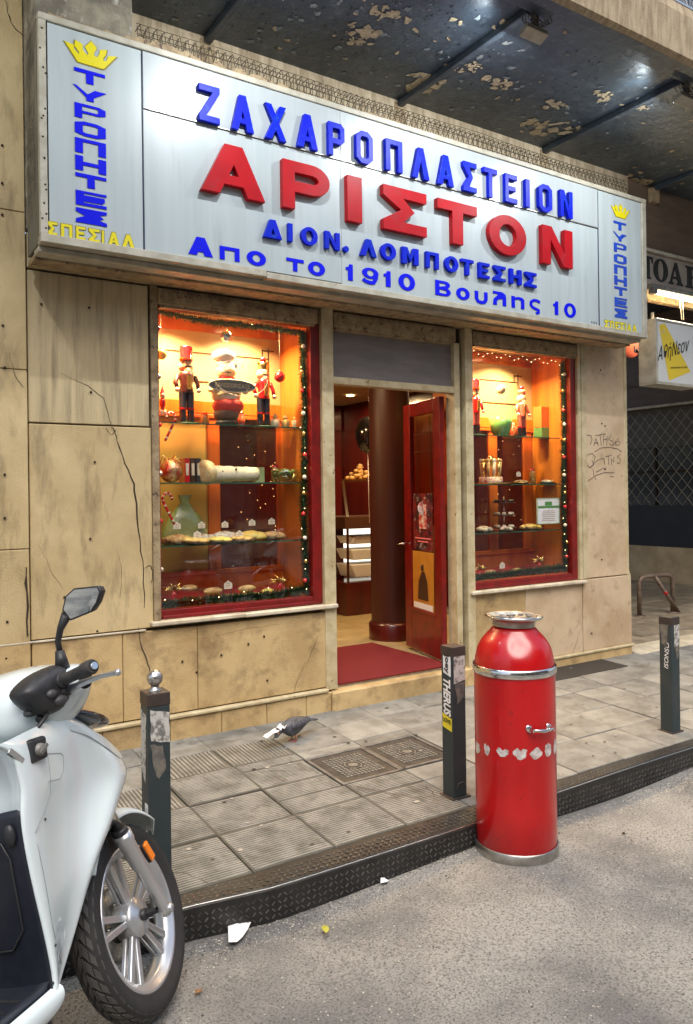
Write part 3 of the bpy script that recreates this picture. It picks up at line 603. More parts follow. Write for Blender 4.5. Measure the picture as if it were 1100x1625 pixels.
# ------------------------------------------------------------------ lamps inside
def area(name, loc, size, e_, col, rot=(0, 0, 0), sy=None, spread=None):
    l = bpy.data.lights.new(name, 'AREA'); l.energy = e_; l.color = col; l.size = size
    if sy: l.shape = 'RECTANGLE'; l.size_y = sy
    if spread: l.spread = radians(spread)
    o = bpy.data.objects.new(name, l); C.objects.link(o); o.location = loc; o.rotation_euler = rot; return o
WARM = (1, .68, .34)
n_ = 0
for x, y, lab in ((1.80, 4.82, 'round warm ceiling lamp in left window near the wall'), (2.35, 4.82, 'round warm ceiling lamp in left window near the doorway'), (4.35, 4.82, 'round warm ceiling lamp in right window near the doorway'), (4.88, 4.82, 'round warm ceiling lamp in right window near the middle')):
    t_ = thing('ceiling_lamp', (x, y, 2.93), lab, 'lamp', 'window display lamps')
    MB().lathe([(.055, 0), (.062, -.008), (.058, .0), (.055, .03)], (x, y, 2.93), n=20).build('lamp_ring', SILL, t_)
    MB().lathe([(0, 0), (.054, 0)], (x, y, 2.926), n=20).build('lamp_disc', LAMPW, t_)
    area('window_lamp_light', (x, y, 2.915), .10, 15 if x < 3 else 15.5, WARM, spread=135)
t_ = thing('ceiling_lamp', (3.6, 6.6, 2.96), 'small lit ceiling spotlight inside the shop above the doorway view', 'lamp')
p = atZ(556, 628, 2.97); t_.location = p
MB().lathe([(0, 0), (.05, 0)], p, n=16).build('lamp_disc', LAMPW, t_); area('shop_interior_light', p+V((0, 0, -.03)), .2, 16, WARM)
area('shop_interior_light', (2.0, 6.3, 2.9), .6, 32, WARM); area('shop_interior_light', (4.9, 6.3, 2.9), .6, 32, WARM); area('shop_interior_light', (3.4, 5.6, 2.9), .3, 7, WARM)  # area lights without fixtures, added to brighten the unseen shop interior
#@@PART2
# ------------------------------------------------------------------ shop sign
YS = 4.22
SX0, SX1, SZ0, SZ1 = .848, 5.845, 3.045, 4.23
sg = thing('shop_sign', (3.35, 4.4, SZ0), 'long white metal fascia sign with raised blue and red Greek lettering above the shop', 'sign')
def sbox(n_, m_, x0, x1, z0, z1, y0=YS, y1=YS+.02, bev=.003): return MB().box(x0, x1, y0, y1, z0, z1).build(n_, m_, sg, bevel=bev, seg=1)
sbox('sign_box', SIGNS, SX0, SX1, SZ0-.005, SZ1-.01, YS+.022, D-.05)
# cream frame
sbox('frame_rail', SIGNF, SX0, SX1, SZ1-.035, SZ1+.0, YS-.015, YS+.05); sbox('frame_rail', SIGNF, SX0, 2.15, SZ0-.012, SZ0+.032, YS-.02, YS+.06); sbox('frame_rail', SIGNF, 2.153, SX1, SZ0-.020, SZ0+.020, YS-.015, YS+.055)
sbox('frame_rail', SIGNF, SX0, SX1-.01, SZ0-.045, SZ0-.014, YS+.05, YS+.16); sbox('frame_rail', PEEL, SX0, SX1-.01, SZ0-.06, SZ0-.03, YS+.16, D-.06)
sbox('frame_stile', SIGNF, SX0, SX0+.038, SZ0+.032, SZ1-.035, YS-.013, YS+.05); sbox('frame_stile', SIGNF, SX1-.055, SX1, SZ0+.020, SZ1-.035, YS-.013, YS+.05)
XA, XB, XJ, ZJ = 1.398, 5.225, 2.706, 3.876
for x0, x1, z0, z1 in ((SX0+.047, XA-.004, SZ0+.03, SZ1-.037), (XA+.004, XJ-.001, SZ0+.03, ZJ-.002), (XJ+.001, XB-.004, SZ0+.02, ZJ-.002), (XB+.004, SX1-.057, SZ0+.02, SZ1-.037)):
    sbox('sign_panel', SIGNP, x0, x1, z0, z1, YS, YS+.015, .001)
for x0, x1 in ((XA+.004, XJ-.001), (XJ+.001, XB-.004)): sbox('sign_panel', mat('sign_white_panel', (.36, .395, .40), (.33, .36, .37), 5, .36, stretch=(3, 1, .1), spec=.5), x0, x1, ZJ+.002, SZ1-.037, YS-.004, YS+.012, .001)
DBL = mat('dark_blue_trim', (.01, .015, .05), rough=.4)
sbox('panel_strip', DBL, XA-.004, XA+.004, SZ0+.03, SZ1-.05, YS-.006, YS+.01); sbox('panel_strip', DBL, XB-.004, XB+.004, SZ0+.02, SZ1-.05, YS-.006, YS+.01)
sbox('panel_strip', STEEL, XA+.004, XB-.004, ZJ-.004, ZJ+.002, YS-.009, YS, .0)
def letter(ch, x0, x1, z0, z1, dep, m_, t, b, style='c', nm='letter', yo=.0, bev=.002):
    if x1-x0 < .001: return
    bld = MB(); yb = YS-.001-yo; asp = (z1-z0)/(x1-x0)
    for k, lp in enumerate([glyph(ch, t, b, style, asp)] + ([glyph('9t', t, b)] if ch == '9' else [])):
        bld.poly(lp if isinstance(lp, (list, tuple)) and isinstance(lp[0], list) else [lp], lambda u, v, d: V((x0+u*(x1-x0), yb-d*(dep+.0006*k), z0+v*(z1-z0))), dep)
    o = bld.build(nm, m_, sg, bevel=bev if dep > .02 else 0, seg=2); fixn(o); return o
def row(chars, pxs, top0, top1, bot0, bot1, dep, m_, t, b, style='c', vertical=None, off=0):
    """letters of one line: pixel left/right of each, (px,py) of the line's top and bottom at both ends"""
    Yf = YS-dep
    zt0, zb0 = atY(*top0, Yf).z, atY(*bot0, Yf).z; zt1, zb1 = atY(*top1, Yf).z, atY(*bot1, Yf).z; zt = (zt0+zt1)/2; zb = (zb0+zb1)/2
    for ch, (a, c) in zip(chars, pxs):
        zm = (zt+zb)/2; xa, xc = Xat(a, zm, Yf), Xat(c, zm, Yf)
        T_ = t*min(1.0, .18/max(xc-xa, .01)) if dep == .045 and False else t
        if ch == 'Ι': letter(ch, xa, xc, zb, zt, dep, m_, T_, b, style)
        elif ch == '.': letter(ch, xa, xc, zb, zb+(xc-xa), dep, m_, T_, b, style)
        else: letter(ch, xa, xc, zb, zt, dep, m_, T_, b, style)
    return zb, zt
def s1(lst, sc, off): return [(a/sc+off, c/sc+off) for a, c in lst]
row('ΖΑΧΑΡΟ', s1([(82, 186), (244, 356), (412, 518), (572, 675), (728, 808), (866, 950)], 3.143, 290), (316, 130), (890, 300.5), (316, 190.5), (907, 346), .035, BLUE, .27, .17)
row('ΠΛΑΣΤΕΙΟΝ', s1([(42, 130), (182, 272), (316, 402), (452, 523), (560, 632), (674, 738), (782, 803), (852, 922), (966, 1030)], 3.333, 600), (316, 130), (890, 300.5), (316, 190.5), (907, 346), .035, BLUE, .27, .17)
row('ΑΡΙ', s1([(92, 412), (500, 735), (822, 895)], 3.143, 290), (358, 226), (860, 356.5), (322, 297), (866, 420), .04, RED, .25, .23, 'r')
row('ΣΤΟΝ', s1([(28, 258), (316, 525), (588, 785), (870, 1030)], 3.333, 600), (358, 226), (860, 356.5), (322, 297), (866, 420), .04, RED, .27, .23, 'r')
row('ΔΙΟΝ.Λ', s1([(428, 527), (559, 583), (628, 715), (754, 832), (852, 880), (942, 1028)], 3.333, 290), (432, 345.5), (834, 432.5), (419, 375), (834, 454), .025, BLUE, .27, .19, 'r')
row('ΟΜΠΟΤΕΣΗΣ', s1([(107, 180), (210, 290), (326, 388), (418, 482), (497, 557), (582, 634), (655, 712), (733, 790), (808, 862)], 3.0556, 570), (432, 345.5), (834, 432.5), (419, 375), (834, 454), .025, BLUE, .29, .2, 'r')
zb, zt = row('Α', s1([(30, 160)], 3.333, 290), (312.5, 372.5), (690, 446), (299, 399.5), (690, 469.5), .003, BLUEF, .3, .24)
xh = zb+.74*(zt-zb)
def low(ch, a, c, sc, off, z0, z1, t=.27, b=.24): letter(ch, Xat(a/sc+off, (z0+z1)/2, YS), Xat(c/sc+off, (z0+z1)/2, YS), z0, z1, .003, BLUEF, t, b, 'r')
low('Π', 195, 300, 3.333, 290, zb, xh, .25, .26); low('Ο', 338, 440, 3.333, 290, zb-.005, xh+.005, .3, .24); low('Τ', 548, 640, 3.333, 290, zb, xh, .25, .26); low('Ο', 662, 752, 3.333, 290, zb-.005, xh+.005, .3, .24)
low('1', 862, 908, 3.333, 290, zb, zt); low('9', 948, 1035, 3.333, 290, zb, zt, .3, .19); low('1', 118, 160, 3.0556, 570, zb, zt); low('0', 190, 270, 3.0556, 570, zb-.005, zt+.005, .3, .2)
low('Β', 368, 443, 3.0556, 570, zb, zt, .27, .17); low('Ο', 470, 535, 3.0556, 570, zb-.005, xh+.005, .3, .24); low('υ', 560, 622, 3.0556, 570, zb-.01, xh, .27); low('λ', 648, 712, 3.0556, 570, zb, zt-.005, .27); low('η', 738, 800, 3.0556, 570, zb, xh+.01, .26); low('ς', 825, 878, 3.0556, 570, zb+.0, xh+.01, .3)
low('1', 940, 970, 3.0556, 570, zb, zt); low('0', 993, 1050, 3.0556, 570, zb-.005, zt+.005, .27, .19)
def vert(px0, px1, ytop, ybot, m_):
    x0 = Xat(px0, 3.6, YS); x1 = Xat(px1, 3.6, YS); za = atY(px0, ytop, YS).z; zz = atY(px0, ybot, YS).z; pitch = (za-zz)/(9-.17)
    for k, ch in enumerate(['ΤB', 'ΥB', 'Ρ', 'Ο', 'Π', 'Η', 'ΤB', 'ΕB', 'ΣB']):
        zt_ = za-k*pitch; h_ = pitch*.83
        sty = 'c'; t, b = .25, .22
        if ch == 'Ρ': b = .17; t = .24
        if ch == 'Η': b = .24
        letter(ch, x0, x1, zt_-h_*(.92 if ch in 'ΤBΥB' else 1), zt_, .003, m_, t, b, sty)
vert(119, 168, 106.5, 351.5, BLUEF); vert(940+243/7.067, 940+383/7.067, 310+283/7.067, 310+1362/7.067, BLUER)
def spesial(pxs, top, bot, yo):
    z1 = atY(*top, YS).z; z0 = atY(*bot, YS).z
    for ch, (a, c) in zip('ΣΠΕΣΙΑΛ', pxs):
        x0, x1 = Xat(a, (z0+z1)/2, YS), Xat(c, (z0+z1)/2, YS)
        letter(ch, x0-.002, x1+.002, z0-.004, z1+.002, .0015, YELD, .3, .24, 'c'); letter(ch, x0+.002, x1-.001, z0, z1-.002, .0035, YEL, .27, .2, 'c')
spesial([(60+a/6.11, 60+c/6.11) for a, c in ((90, 190), (222, 335), (368, 462), (492, 600), (618, 642), (680, 790), (815, 938))], (75, 350.5), (75, 372), 0)
spesial([(940+a/7.067, 940+c/7.067) for a, c in ((135, 185), (195, 240), (255, 300), (310, 355), (365, 378), (390, 435), (448, 495))], (960, 507.5), (960, 519.5), 0)
def crown(cpx, sc, ox, oy, gap):
    pts = [(255, 92), (345, 128), (352, 168), (385, 190), (400, 222), (358, 82), (430, 122), (425, 170), (455, 180), (485, 232), (455, 140), (517, 92), (570, 155), (545, 215), (565, 258), (597, 180), (670, 182), (655, 245), (640, 290), (668, 280), (690, 240), (768, 245), (630, 368), (385, 298)]
    pts = [(255, 92), (345, 130), (345, 168), (370, 195), (395, 225), (398, 205), (352, 140), (358, 82), (432, 125), (430, 175), (452, 205), (482, 235), (488, 215), (455, 148), (517, 94), (575, 165), (548, 205), (545, 240), (575, 255), (598, 220), (602, 182), (672, 183), (660, 235), (636, 262), (640, 292), (668, 292), (685, 242), (768, 247), (648, 365), (630, 370), (385, 298)]
    P = [atY(ox+(x-ox_)/sc, oy+(y-oy_)/sc, YS) for x, y in pts for ox_, oy_ in [(0, 0)]]
    return P
def crown_build(P):
    cx = sum(p.x for p in P)/len(P); cz = sum(p.z for p in P)/len(P)
    for k, (m_, s_, d) in enumerate(((YELD, 1.05, .0015), (YEL, .98, .0035))):
        b = MB(); b.poly([[(p.x, p.z) for p in P][::-1]], lambda u, v, dd_: V((cx+(u-cx)*s_, YS-.001-dd_*d, cz+(v-cz)*s_)), d); fixn(b.build('crown_outline' if k == 0 else 'crown', m_, sg))
P = crown(0, 6.11, 60, 50, 0); crown_build(P)
lc = V((sum(p.x for p in P)/len(P), 0, sum(p.z for p in P)/len(P))); rx = Xat(940+315/7.067, 4.0, YS); rz = atY(940+315/7.067, 310+178/7.067, YS).z
crown_build([V((rx+(p.x-lc.x)*.86, YS, rz+(p.z-lc.z)*.86+.004)) for p in P])
for k, (py, w_) in enumerate(((510, .07), (516, .07))): sbox('maker_mark', BLACKP, 5.13, 5.13+w_, atY(940, py, YS).z-(.018 if k == 0 else .004), atY(940, py, YS).z, YS-.003, YS, 0) if k else [sbox('maker_mark', BLACKP, 5.13+q*.019, 5.13+q*.019+.004, atY(940, 510, YS).z-.016, atY(940, 510, YS).z, YS-.003, YS, 0) for q in range(4)]
b = MB()
for k in range(16):
    z = random.uniform(3.1, 4.15); x = SX0+.008+random.uniform(0, .03); b.lathe([(.0, -.002), (.005, -.002), (.006, .001)], (x, YS-.013, z), (0, 1, 0), 7)
b.build('rivets', CRACK, sg, kind='stuff')
# peeling strip of old cement above the sign
b = MB(); X = lin(SX0+.05, 3.2, 60)
b.grid([[V((x, YS+.0, SZ1-.002)) for x in X], [V((x, YS+.0, SZ1+random.uniform(.0, .05)*(1 if 1.3 < x < 2.3 else .4))) for x in X], [V((x, YS+.12, SZ1+random.uniform(.01, .04))) for x in X]], sm=False); b.build('cement_remains', PEEL, sg)
# bent bird mesh between sign and canopy
wm = thing('bird_mesh', (3.6, 4.35, 4.2), 'rusty welded wire bird mesh bent along the top of the long shop sign', 'wire mesh')
b = MB(); x = 1.42
while x < 5.72:
    b.bar((x, 4.26, 4.23), (x+.004, 4.32, 4.40), .0035); b.bar((x+.002, 4.32, 4.40), (x+.002, 4.40, 4.40), .003)
    b.bar((x+.01, 4.36, 4.23), (x-.024, 4.29, 4.37), .003); b.bar((x-.012, 4.36, 4.23), (x+.030, 4.29, 4.36), .003)
    x += .048
for z, y in ((4.27, 4.275), (4.32, 4.29), (4.365, 4.31), (4.40, 4.32)): b.tube([(xx, y-.003+.004*sin(xx*9), z+.008*sin(xx*3.1+z*9)) for xx in lin(1.4, 5.75, 60)], .0022, 4)
for z, y in ((4.28, 4.34), (4.34, 4.31)): b.tube([(xx, y, z+.006*sin(xx*4)) for xx in lin(1.4, 5.75, 60)], .0022, 4)
b.build('mesh_wires', WIRE, wm, kind='stuff')
# ------------------------------------------------------------------ canopy
ZC = 4.60
cn = thing('concrete_canopy', (4, 3.8, ZC), 'dark blue painted concrete canopy with peeling soffit over the pavement', 'canopy')
MB().box(-6, 14, 3.02, 4.62, ZC, ZC+.22).build('soffit', SOFF, cn)
MB().box(6.06, 14, 4.62, 9, ZC, ZC+.22).build('soffit', SOFF, cn)
for k in range(-4, 7):
    x = 1.93+1.515*k; MB().box(x-.022, x+.022, 3.26, 4.56, ZC-.045, ZC).build('rib', SOFF, cn, bevel=.006)
    box('rib_end', PEEL, cn, x-.05, x+.05, 4.545, 4.60, ZC-.16, ZC-.02)
MB().box(-6, 14, 3.15, 3.24, ZC-.05, ZC).build('edge_beam', SOFF, cn, bevel=.006)
MB().box(-6, 14, 3.02, 3.10, ZC-.11, ZC).build('drip_edge', SOFF, cn, bevel=.006)
b = MB(); X = lin(-6, 14, 100)
b.grid([[V((x, 3.015, ZC-.12+.004*sin(x*5))) for x in X], [V((x, 2.98, ZC-.10)) for x in X], [V((x, 2.97, ZC+.16)) for x in X], [V((x, 2.99, ZC+.24)) for x in X], [V((x, 3.6, ZC+.24)) for x in X]], sm=False); b.build('fascia', FASC, cn)
b = MB(); x = 2.8
while x < 8:
    b.bar((x, 2.99, ZC+.24), (x+random.uniform(-.03, .03), 2.95, ZC+.36), .003); b.bar((x+.01, 3.02, ZC+.24), (x+random.uniform(-.03, .03), 3.05, ZC+.36), .003); x += .03
b.box(2.8, 8, 2.985, 3.03, ZC+.235, ZC+.25); b.build('pigeon_spikes', ALU, cn, kind='stuff')
b = MB()
def flake(cx, cy, r, mi):
    n = random.randint(7, 12); a0 = random.uniform(0, 6); pts = []
    el = random.uniform(.4, 1); th = random.uniform(0, 3)
    for k in range(n):
        q = a0+2*pi*k/n; rr_ = r*random.uniform(.45, 1.15); u, v = rr_*cos(q), rr_*sin(q)*el
        pts.append(V((cx+u*cos(th)-v*sin(th), cy+u*sin(th)+v*cos(th), ZC-.0025-random.uniform(0, .003)*1)))
    b.add(pts, [list(range(n))[::-1]], mi)
for (px, py, r) in [(860, 200, .10), (670, 135, .10), (790, 130, .06), (955, 150, .05), (575, 50, .07), (610, 20, .06), (880, 165, .05), (1015, 285, .08), (1010, 170, .06), (720, 105, .04), (910, 205, .05), (565, 65, .05), (750, 105, .04)]:
    p = atZ(px, py, ZC)
    for k in range(18): flake(p.x+random.gauss(0, r*1.0), p.y+random.gauss(0, r*.6), r*random.uniform(.15, .8), 0)
for k in range(380): flake(random.uniform(1.0, 8), random.uniform(3.25, 4.5), random.uniform(.006, .034), random.choice([0, 1, 1, 1]))
for k in range(420):
    x_ = random.choice([3.0, 2.4, 4.2, 5.4, 1.6])+random.gauss(0, .3); flake(x_, random.uniform(3.3, 4.45), random.uniform(.004, .014), 2)
b.build('paint_flakes', [FLAKE, FLAKEG, mat('lifted_black_paint', (.012, .014, .016), rough=.5)], cn, kind='stuff')
# floodlights of the sign
def flood(cx, cy, lab, e_):
    t_ = thing('floodlight', (cx, cy, ZC-.15), lab, 'floodlight', 'floodlights under the canopy edge')
    z0 = ZC-.135
    MB().hexa([(cx-.09, cy-.03, z0), (cx+.09, cy-.03, z0), (cx+.09, cy+.04, z0-.03), (cx-.09, cy+.04, z0-.03), (cx-.085, cy-.02, z0+.035), (cx+.085, cy-.02, z0+.035), (cx+.085, cy+.045, z0+.012), (cx-.085, cy+.045, z0+.012)]).build('lamp_housing', SIGNF, t_, bevel=.005)
    MB().box(cx-.015, cx+.015, cy-.02, cy+.015, z0+.03, ZC).build('bracket', DSTEEL, t_)
    MB().box(cx-.075, cx+.075, cy+.045, cy+.048, z0-.02, z0+.005).build('lamp_glass', emis('flood_glass', (.92, .97, 1), 10), t_)
    b = MB()
    for k in range(5): b.tube([V((cx+.075*cos(q)+random.uniform(-.015, .015), cy-.06+.022*k, z0+.075+.04*sin(q)+random.uniform(-.01, .01))) for q in lin(0, 6.28, 12)], .003, 5)
    b.build('cable_coil', WIRE, t_)
    area('floodlight_light', (cx, cy+.06, z0-.01), .15, e_, (.93, .97, 1.0), (radians(38), 0, 0), .03)
    area('soffit_glow_fill', (cx-.25, cy+.16, ZC-.12), .05, .6, (.8, .93, 1.0), (radians(130), 0, radians(35)))  # extra lamp added to brighten the soffit beside the fixture
flood(3.50, 3.27, 'wired floodlight at the canopy edge above the middle of the sign', 12.5)
flood(5.01, 3.27, 'wired floodlight at the canopy edge above the right end of the sign', 11)
flood(1.95, 3.27, 'wired floodlight at the canopy edge above the left end of the sign', 11)
flood(.1, 3.27, 'wired floodlight at the canopy edge left of the sign', 9)
#@@NEIGH
# ------------------------------------------------------------------ side street to the right
sd = thing('side_building', (11.4, 8, .2), 'brown walled neighbouring building across the side passage with wire grilled window', 'building')
WX = 11.2; wall_b = mat('tan_side_wall', (.60, .47, .29), (.46, .35, .21), 4, .8, bump=.2)
box('base_wall', wall_b, sd, WX, WX+.3, 4.8, 14, .15, .78, 0); box('base_wall', mat('navy_panel', (.012, .016, .022), (.02, .022, .028), 3, .5), sd, WX+.02, WX+.3, 4.8, 14, .78, 1.46, 0)
box('dark_window', DKG, sd, WX+.12, WX+.2, 4.8, 14, 1.46, 2.5, 0); box('window_blind', mat('grey_blind', (.16, .15, .13), (.12, .11, .10), 4, .7, stretch=(1, 1, 20)), sd, WX+.06, WX+.12, 4.8, 14, 2.42, 3.06, 0)
box('fascia_board', BROWNW, sd, WX-.05, WX+.3, 4.8, 14, 3.06, 3.45); box('fascia_board', BROWNW, sd, WX-.02, WX+.3, 4.8, 14, 3.46, 4.2); box('fascia_lip', SILL, sd, WX-.10, WX-.04, 4.8, 14, 3.06, 3.10)
box('fascia_board', BROWNW, sd, WX-.05, WX+.3, 4.8, 14, 4.2, 4.6)
for y in lin(5, 13, 8): box('window_bar', CRACK, sd, WX+.10, WX+.115, y, y+.04, 1.46, 3.0, 0)
box('window_bar', CRACK, sd, WX+.10, WX+.115, 4.8, 14, 2.0, 2.03, 0)
b = MB(); s_ = .19; n = 0; 
for k in range(-10, 50):
    for sg_ in (1, -1):
        y0_ = 5+k*s_
        pts = [(WX-.01+.012*((q+k) % 2), y0_+sg_*q*s_/2, 1.46+q*.11) for q in range(15)]
        pts = [p for p in pts if 4.9 < p[1] < 12]
        if len(pts) > 1: b.tube(pts, .0065, 4)
b.build('wire_grille', mat('galvanised_wire', (.45, .42, .36), rough=.5, metal=.4), sd, kind='stuff')
box('back_wall', BROWNW, sd, 6.06, WX, 13.5, 13.7, .15, 4.6, 0)
pv = MB().box(6.07, 14, 4.58, 13.5, .0, .185).build('side_passage', JOINT, kind='structure')
MARB = mat('worn_marble_paving', (.30, .25, .18), (.20, .16, .11), 5, .6, bump=.4, bscale=60, c3=(.1, .08, .06), s3=6, lo3=.55, hi3=.75, vary=.25)
y = 4.60; r_ = 0
while y < 13:
    x = 6.09+random.uniform(0, .4)-.3; hgt = random.uniform(.35, .6)
    while x < 11.1:
        wd = random.uniform(.6, 1.3); x0 = max(x, 6.09); x1 = min(x+wd, 11.19)
        if x1-x0 > .05: box('paving_slab', MARB, pv, x0+.008, x1-.008, y+.008, y+hgt-.008, .12, .203+random.uniform(-.004, .006), .004)
        x += wd
    y += hgt
rm = MB().hexa([(6.10, 4.50, .192), (7.6, 4.50, .192), (7.6, 4.78, .20), (6.12, 4.78, .20), (6.10, 4.50, .202), (7.6, 4.50, .202), (7.6, 4.78, .216), (6.12, 4.78, .216)]).build('marble_edging', SILL, pv, bevel=.004)
# fascia sign of the arcade, lit tube and hanging light box
ar = thing('arcade_sign', (7.6, 4.55, 3.66), 'grey fascia board with large black serif Greek letters right of the shop', 'sign')
zt0 = 3.95; zb0 = 3.655
box('sign_board', mat('grey_board', (.33, .28, .24), (.24, .2, .17), 4, .6), ar, 6.07, 10.5, 4.56, 4.66, zb0, zt0); box('board_trim', SIGNF, ar, 6.07, 10.5, 4.53, 4.68, zt0, zt0+.03); box('board_trim', PEEL, ar, 6.07, 10.5, 4.54, 4.68, zb0-.04, zb0)
box('header', BROWNW, ar, 6.07, 10.5, 4.6, 4.8, 3.98, 4.6, 0); box('lower_header', PEEL, ar, 6.07, 10.5, 4.68, 4.75, 3.55, 3.7, 0)
def serif(ch, x0, x1, z0, z1, Y, m_, par):
    loops = {'Τ': [[(0, 1), (1, 1), (1, .72), (.92, .72), (.85, .88), (.66, .9), (.66, .1), (.8, .06), (.8, 0), (.2, 0), (.2, .06), (.34, .1), (.34, .9), (.15, .88), (.08, .72), (0, .72)]],
             'Ο': [arc(.5, .5, .5, .52, 0, 350, 26), arc(.5, .5, .2, .45, 0, 350, 26)],
             'Α': [[(0, 0), (0, .06), (.1, .1), (.42, 1), (.58, 1), (.9, .1), (1, .06), (1, 0), (.55, 0), (.55, .06), (.64, .1), (.60, .26), (.28, .26), (.24, .1), (.34, .06), (.34, 0)], [(.31, .36), (.56, .36), (.44, .74)]],
             'Ε': [[(0, 0), (0, .06), (.12, .1), (.12, .9), (0, .94), (0, 1), (.95, 1), (.95, .7), (.87, .7), (.8, .88), (.42, .9), (.42, .56), (.62, .58), (.65, .68), (.72, .68), (.72, .34), (.65, .34), (.62, .46), (.42, .48), (.42, .1), (.82, .12), (.9, .32), (1, .32), (.97, 0)]],
             'Σ': [[(0, 1), (.95, 1), (.95, .72), (.85, .72), (.8, .86), (.4, .88), (.68, .52), (.36, .14), (.82, .16), (.9, .34), (1, .34), (1, 0), (0, 0), (.4, .5), (0, .93)]], 'Ν': [[(0, 0), (0, .06), (.1, .1), (.1, .9), (0, .94), (0, 1), (.3, 1), (.78, .38), (.78, .9), (.68, .94), (.68, 1), (1, 1), (1, .94), (.9, .9), (.9, 0), (.78, 0), (.22, .72), (.22, .1), (.32, .06), (.32, 0)]]}[ch]
    b = MB(); b.poly(loops, lambda u, v, d: V((x0+u*(x1-x0), Y-.001-.006*d, z0+v*(z1-z0))), .006); return fixn(b.build('letter', m_, par))
za, zz = zb0+.045, zt0-.04
for ch, a, c in (('Σ', 1003, 1018), ('Τ', 1022, 1037), ('Ο', 1038, 1061), ('Α', 1062, 1085), ('Ε', 1089, 1112)): serif(ch, Xat(a, 3.8, 4.55), Xat(c, 3.8, 4.55), za, zz, 4.56, BLACKP, ar)
ftb = thing('fluorescent_lamp', (7.2, 4.5, 3.56), 'lit fluorescent tube hanging under the grey arcade fascia board', 'lamp')
a = atY(1037, 463, 4.5); c = atY(1037, 463, 4.5)+V((1.2, 0, -.012))
MB().tube([a+V((.03, 0, 0)), c], .017, 12).build('tube', emis('fluorescent_tube', (1, .86, .55), 14), ftb)
MB().box(a.x-.03, c.x+.03, 4.49, 4.56, a.z+.03, a.z+.075).box(a.x-.03, a.x+.03, 4.475, 4.53, a.z-.02, a.z+.035).build('tube_holder', DSTEEL, ftb)
area('fluorescent_light', ((a.x+c.x)/2, 4.5, a.z-.03), 1.1, 26, (1, .85, .6), (0, 0, 0), .05)
hs = thing('hanging_sign', (6.8, 4.5, 2.7), 'white hanging light box with yellow wedge and black Greek script', 'sign')
hx0 = atY(1041, 550, 4.45).x; hx1 = atY(1100, 550, 4.45).x+.06; hz0, hz1 = atY(1041, 606, 4.45).z, atY(1041, 507, 4.45).z
box('light_box', SIGNS, hs, hx0-.005, hx1+.005, 4.46, 4.62, hz0-.01, hz1+.01); box('sign_face', mat('lightbox_white', (.62, .62, .60), rough=.35), hs, hx0+.02, hx1-.02, 4.447, 4.46, hz0+.01, hz1-.01, .001)
for z0_, z1_ in ((hz0-.02, hz0+.01), (hz1-.01, hz1+.015)): box('box_frame', SIGNF, hs, hx0-.01, hx1+.01, 4.44, 4.63, z0_, z1_)
box('box_frame', SIGNF, hs, hx0-.012, hx0+.018, 4.44, 4.63, hz0, hz1)
b = MB(); 
for px in (1082,): q = atY(px, 507, 4.5); b.tube([q, q+V((-.03, 0, .22))], .003, 5).tube([q+V((.03, 0, 0)), q+V((.02, 0, .22))], .003, 5)
b.box(hx0+.03, hx0+.05, 4.50, 4.52, hz1, hz1+.08).build('hanger', SIGNF, hs)
def hpt(px, py, y=4.445): return atY(px, py, y)
b = MB(); P = [hpt(*q) for q in ((1046, 516), (1055, 513), (1096, 590), (1062, 604))]
b.poly([[(p.x, p.z) for p in P]], lambda u, v, d: V((u, 4.4465-.001*d, v)), .001); fixn(b.build('yellow_wedge', mat('sign_yellow', (.72, .52, .01), rough=.4), hs))
def textobj(s, p0, p1, h_, Y, m_, par, nm='lettering', shear=0, ofs=0, rotm=None, dep=.001):
    c_ = bpy.data.curves.new('t', 'FONT'); c_.body = s; c_.size = 1; c_.extrude = .002; c_.shear = shear; c_.offset = ofs; c_.resolution_u = 3
    o_ = bpy.data.objects.new('t', c_); C.objects.link(o_); dg = bpy.context.evaluated_depsgraph_get(); me = bpy.data.meshes.new_from_object(o_.evaluated_get(dg)); bpy.data.objects.remove(o_)
    vs = [V(v.co) for v in me.vertices]; fs = [list(p.vertices) for p in me.polygons]; bpy.data.meshes.remove(me)
    x0_, x1_ = min(v.x for v in vs), max(v.x for v in vs); y0_, y1_ = min(v.y for v in vs), max(v.y for v in vs)
    b_ = MB(); d_ = p1-p0; up = h_
    b_.add([p0+d_*((v.x-x0_)/(x1_-x0_))+up*((v.y-y0_)/(y1_-y0_))+V(Y)*(dep*(1 if v.z > 0 else 0)+.0008) for v in vs], fs); return b_.build(nm, m_, par)
NEG = (0, -1, 0)
textobj('ΑθήΝεον', hpt(1044, 579, 4.444), hpt(1094, 562, 4.444), V((0, 0, .17)), NEG, BLACKP, hs, shear=.3)
textobj('ΑΘΗΝΕΟΝ ΑΤΕΛΙΕ', hpt(1064, 585, 4.444), hpt(1091, 584, 4.444), V((0, 0, .016)), NEG, BLACKP, hs)
MB().lathe([(.010, 0), (.015, 0), (.015, .001), (.010, .001)], hpt(1053, 526, 4.4435), (0, -1, 0), 14).build('bulb_symbol', WHITEP, hs)
rd = thing('round_sign', (7, 4.9, 2.9), 'orange red round shop sign half hidden behind the long white sign', 'sign')
p = atY(1001, 540, 4.9); MB().lathe([(0, 0), (.17, 0), (.175, .01), (.17, .03), (0, .03)], p, (0, 1, 0), 30).build('disc', mat('orange_red_sign', (.5, .10, .05), rough=.4), rd)
textobj('ΚΙ', atY(1007, 558, 4.895), atY(1020, 562, 4.895), V((0, 0, .06)), NEG, BLACKP, rd)
MB().tube([p+V((-.02, .03, .1)), p+V((-.02, .1, .1)), p+V((-.5, .1, .1))], .012, 6).build('bracket', DSTEEL, rd)
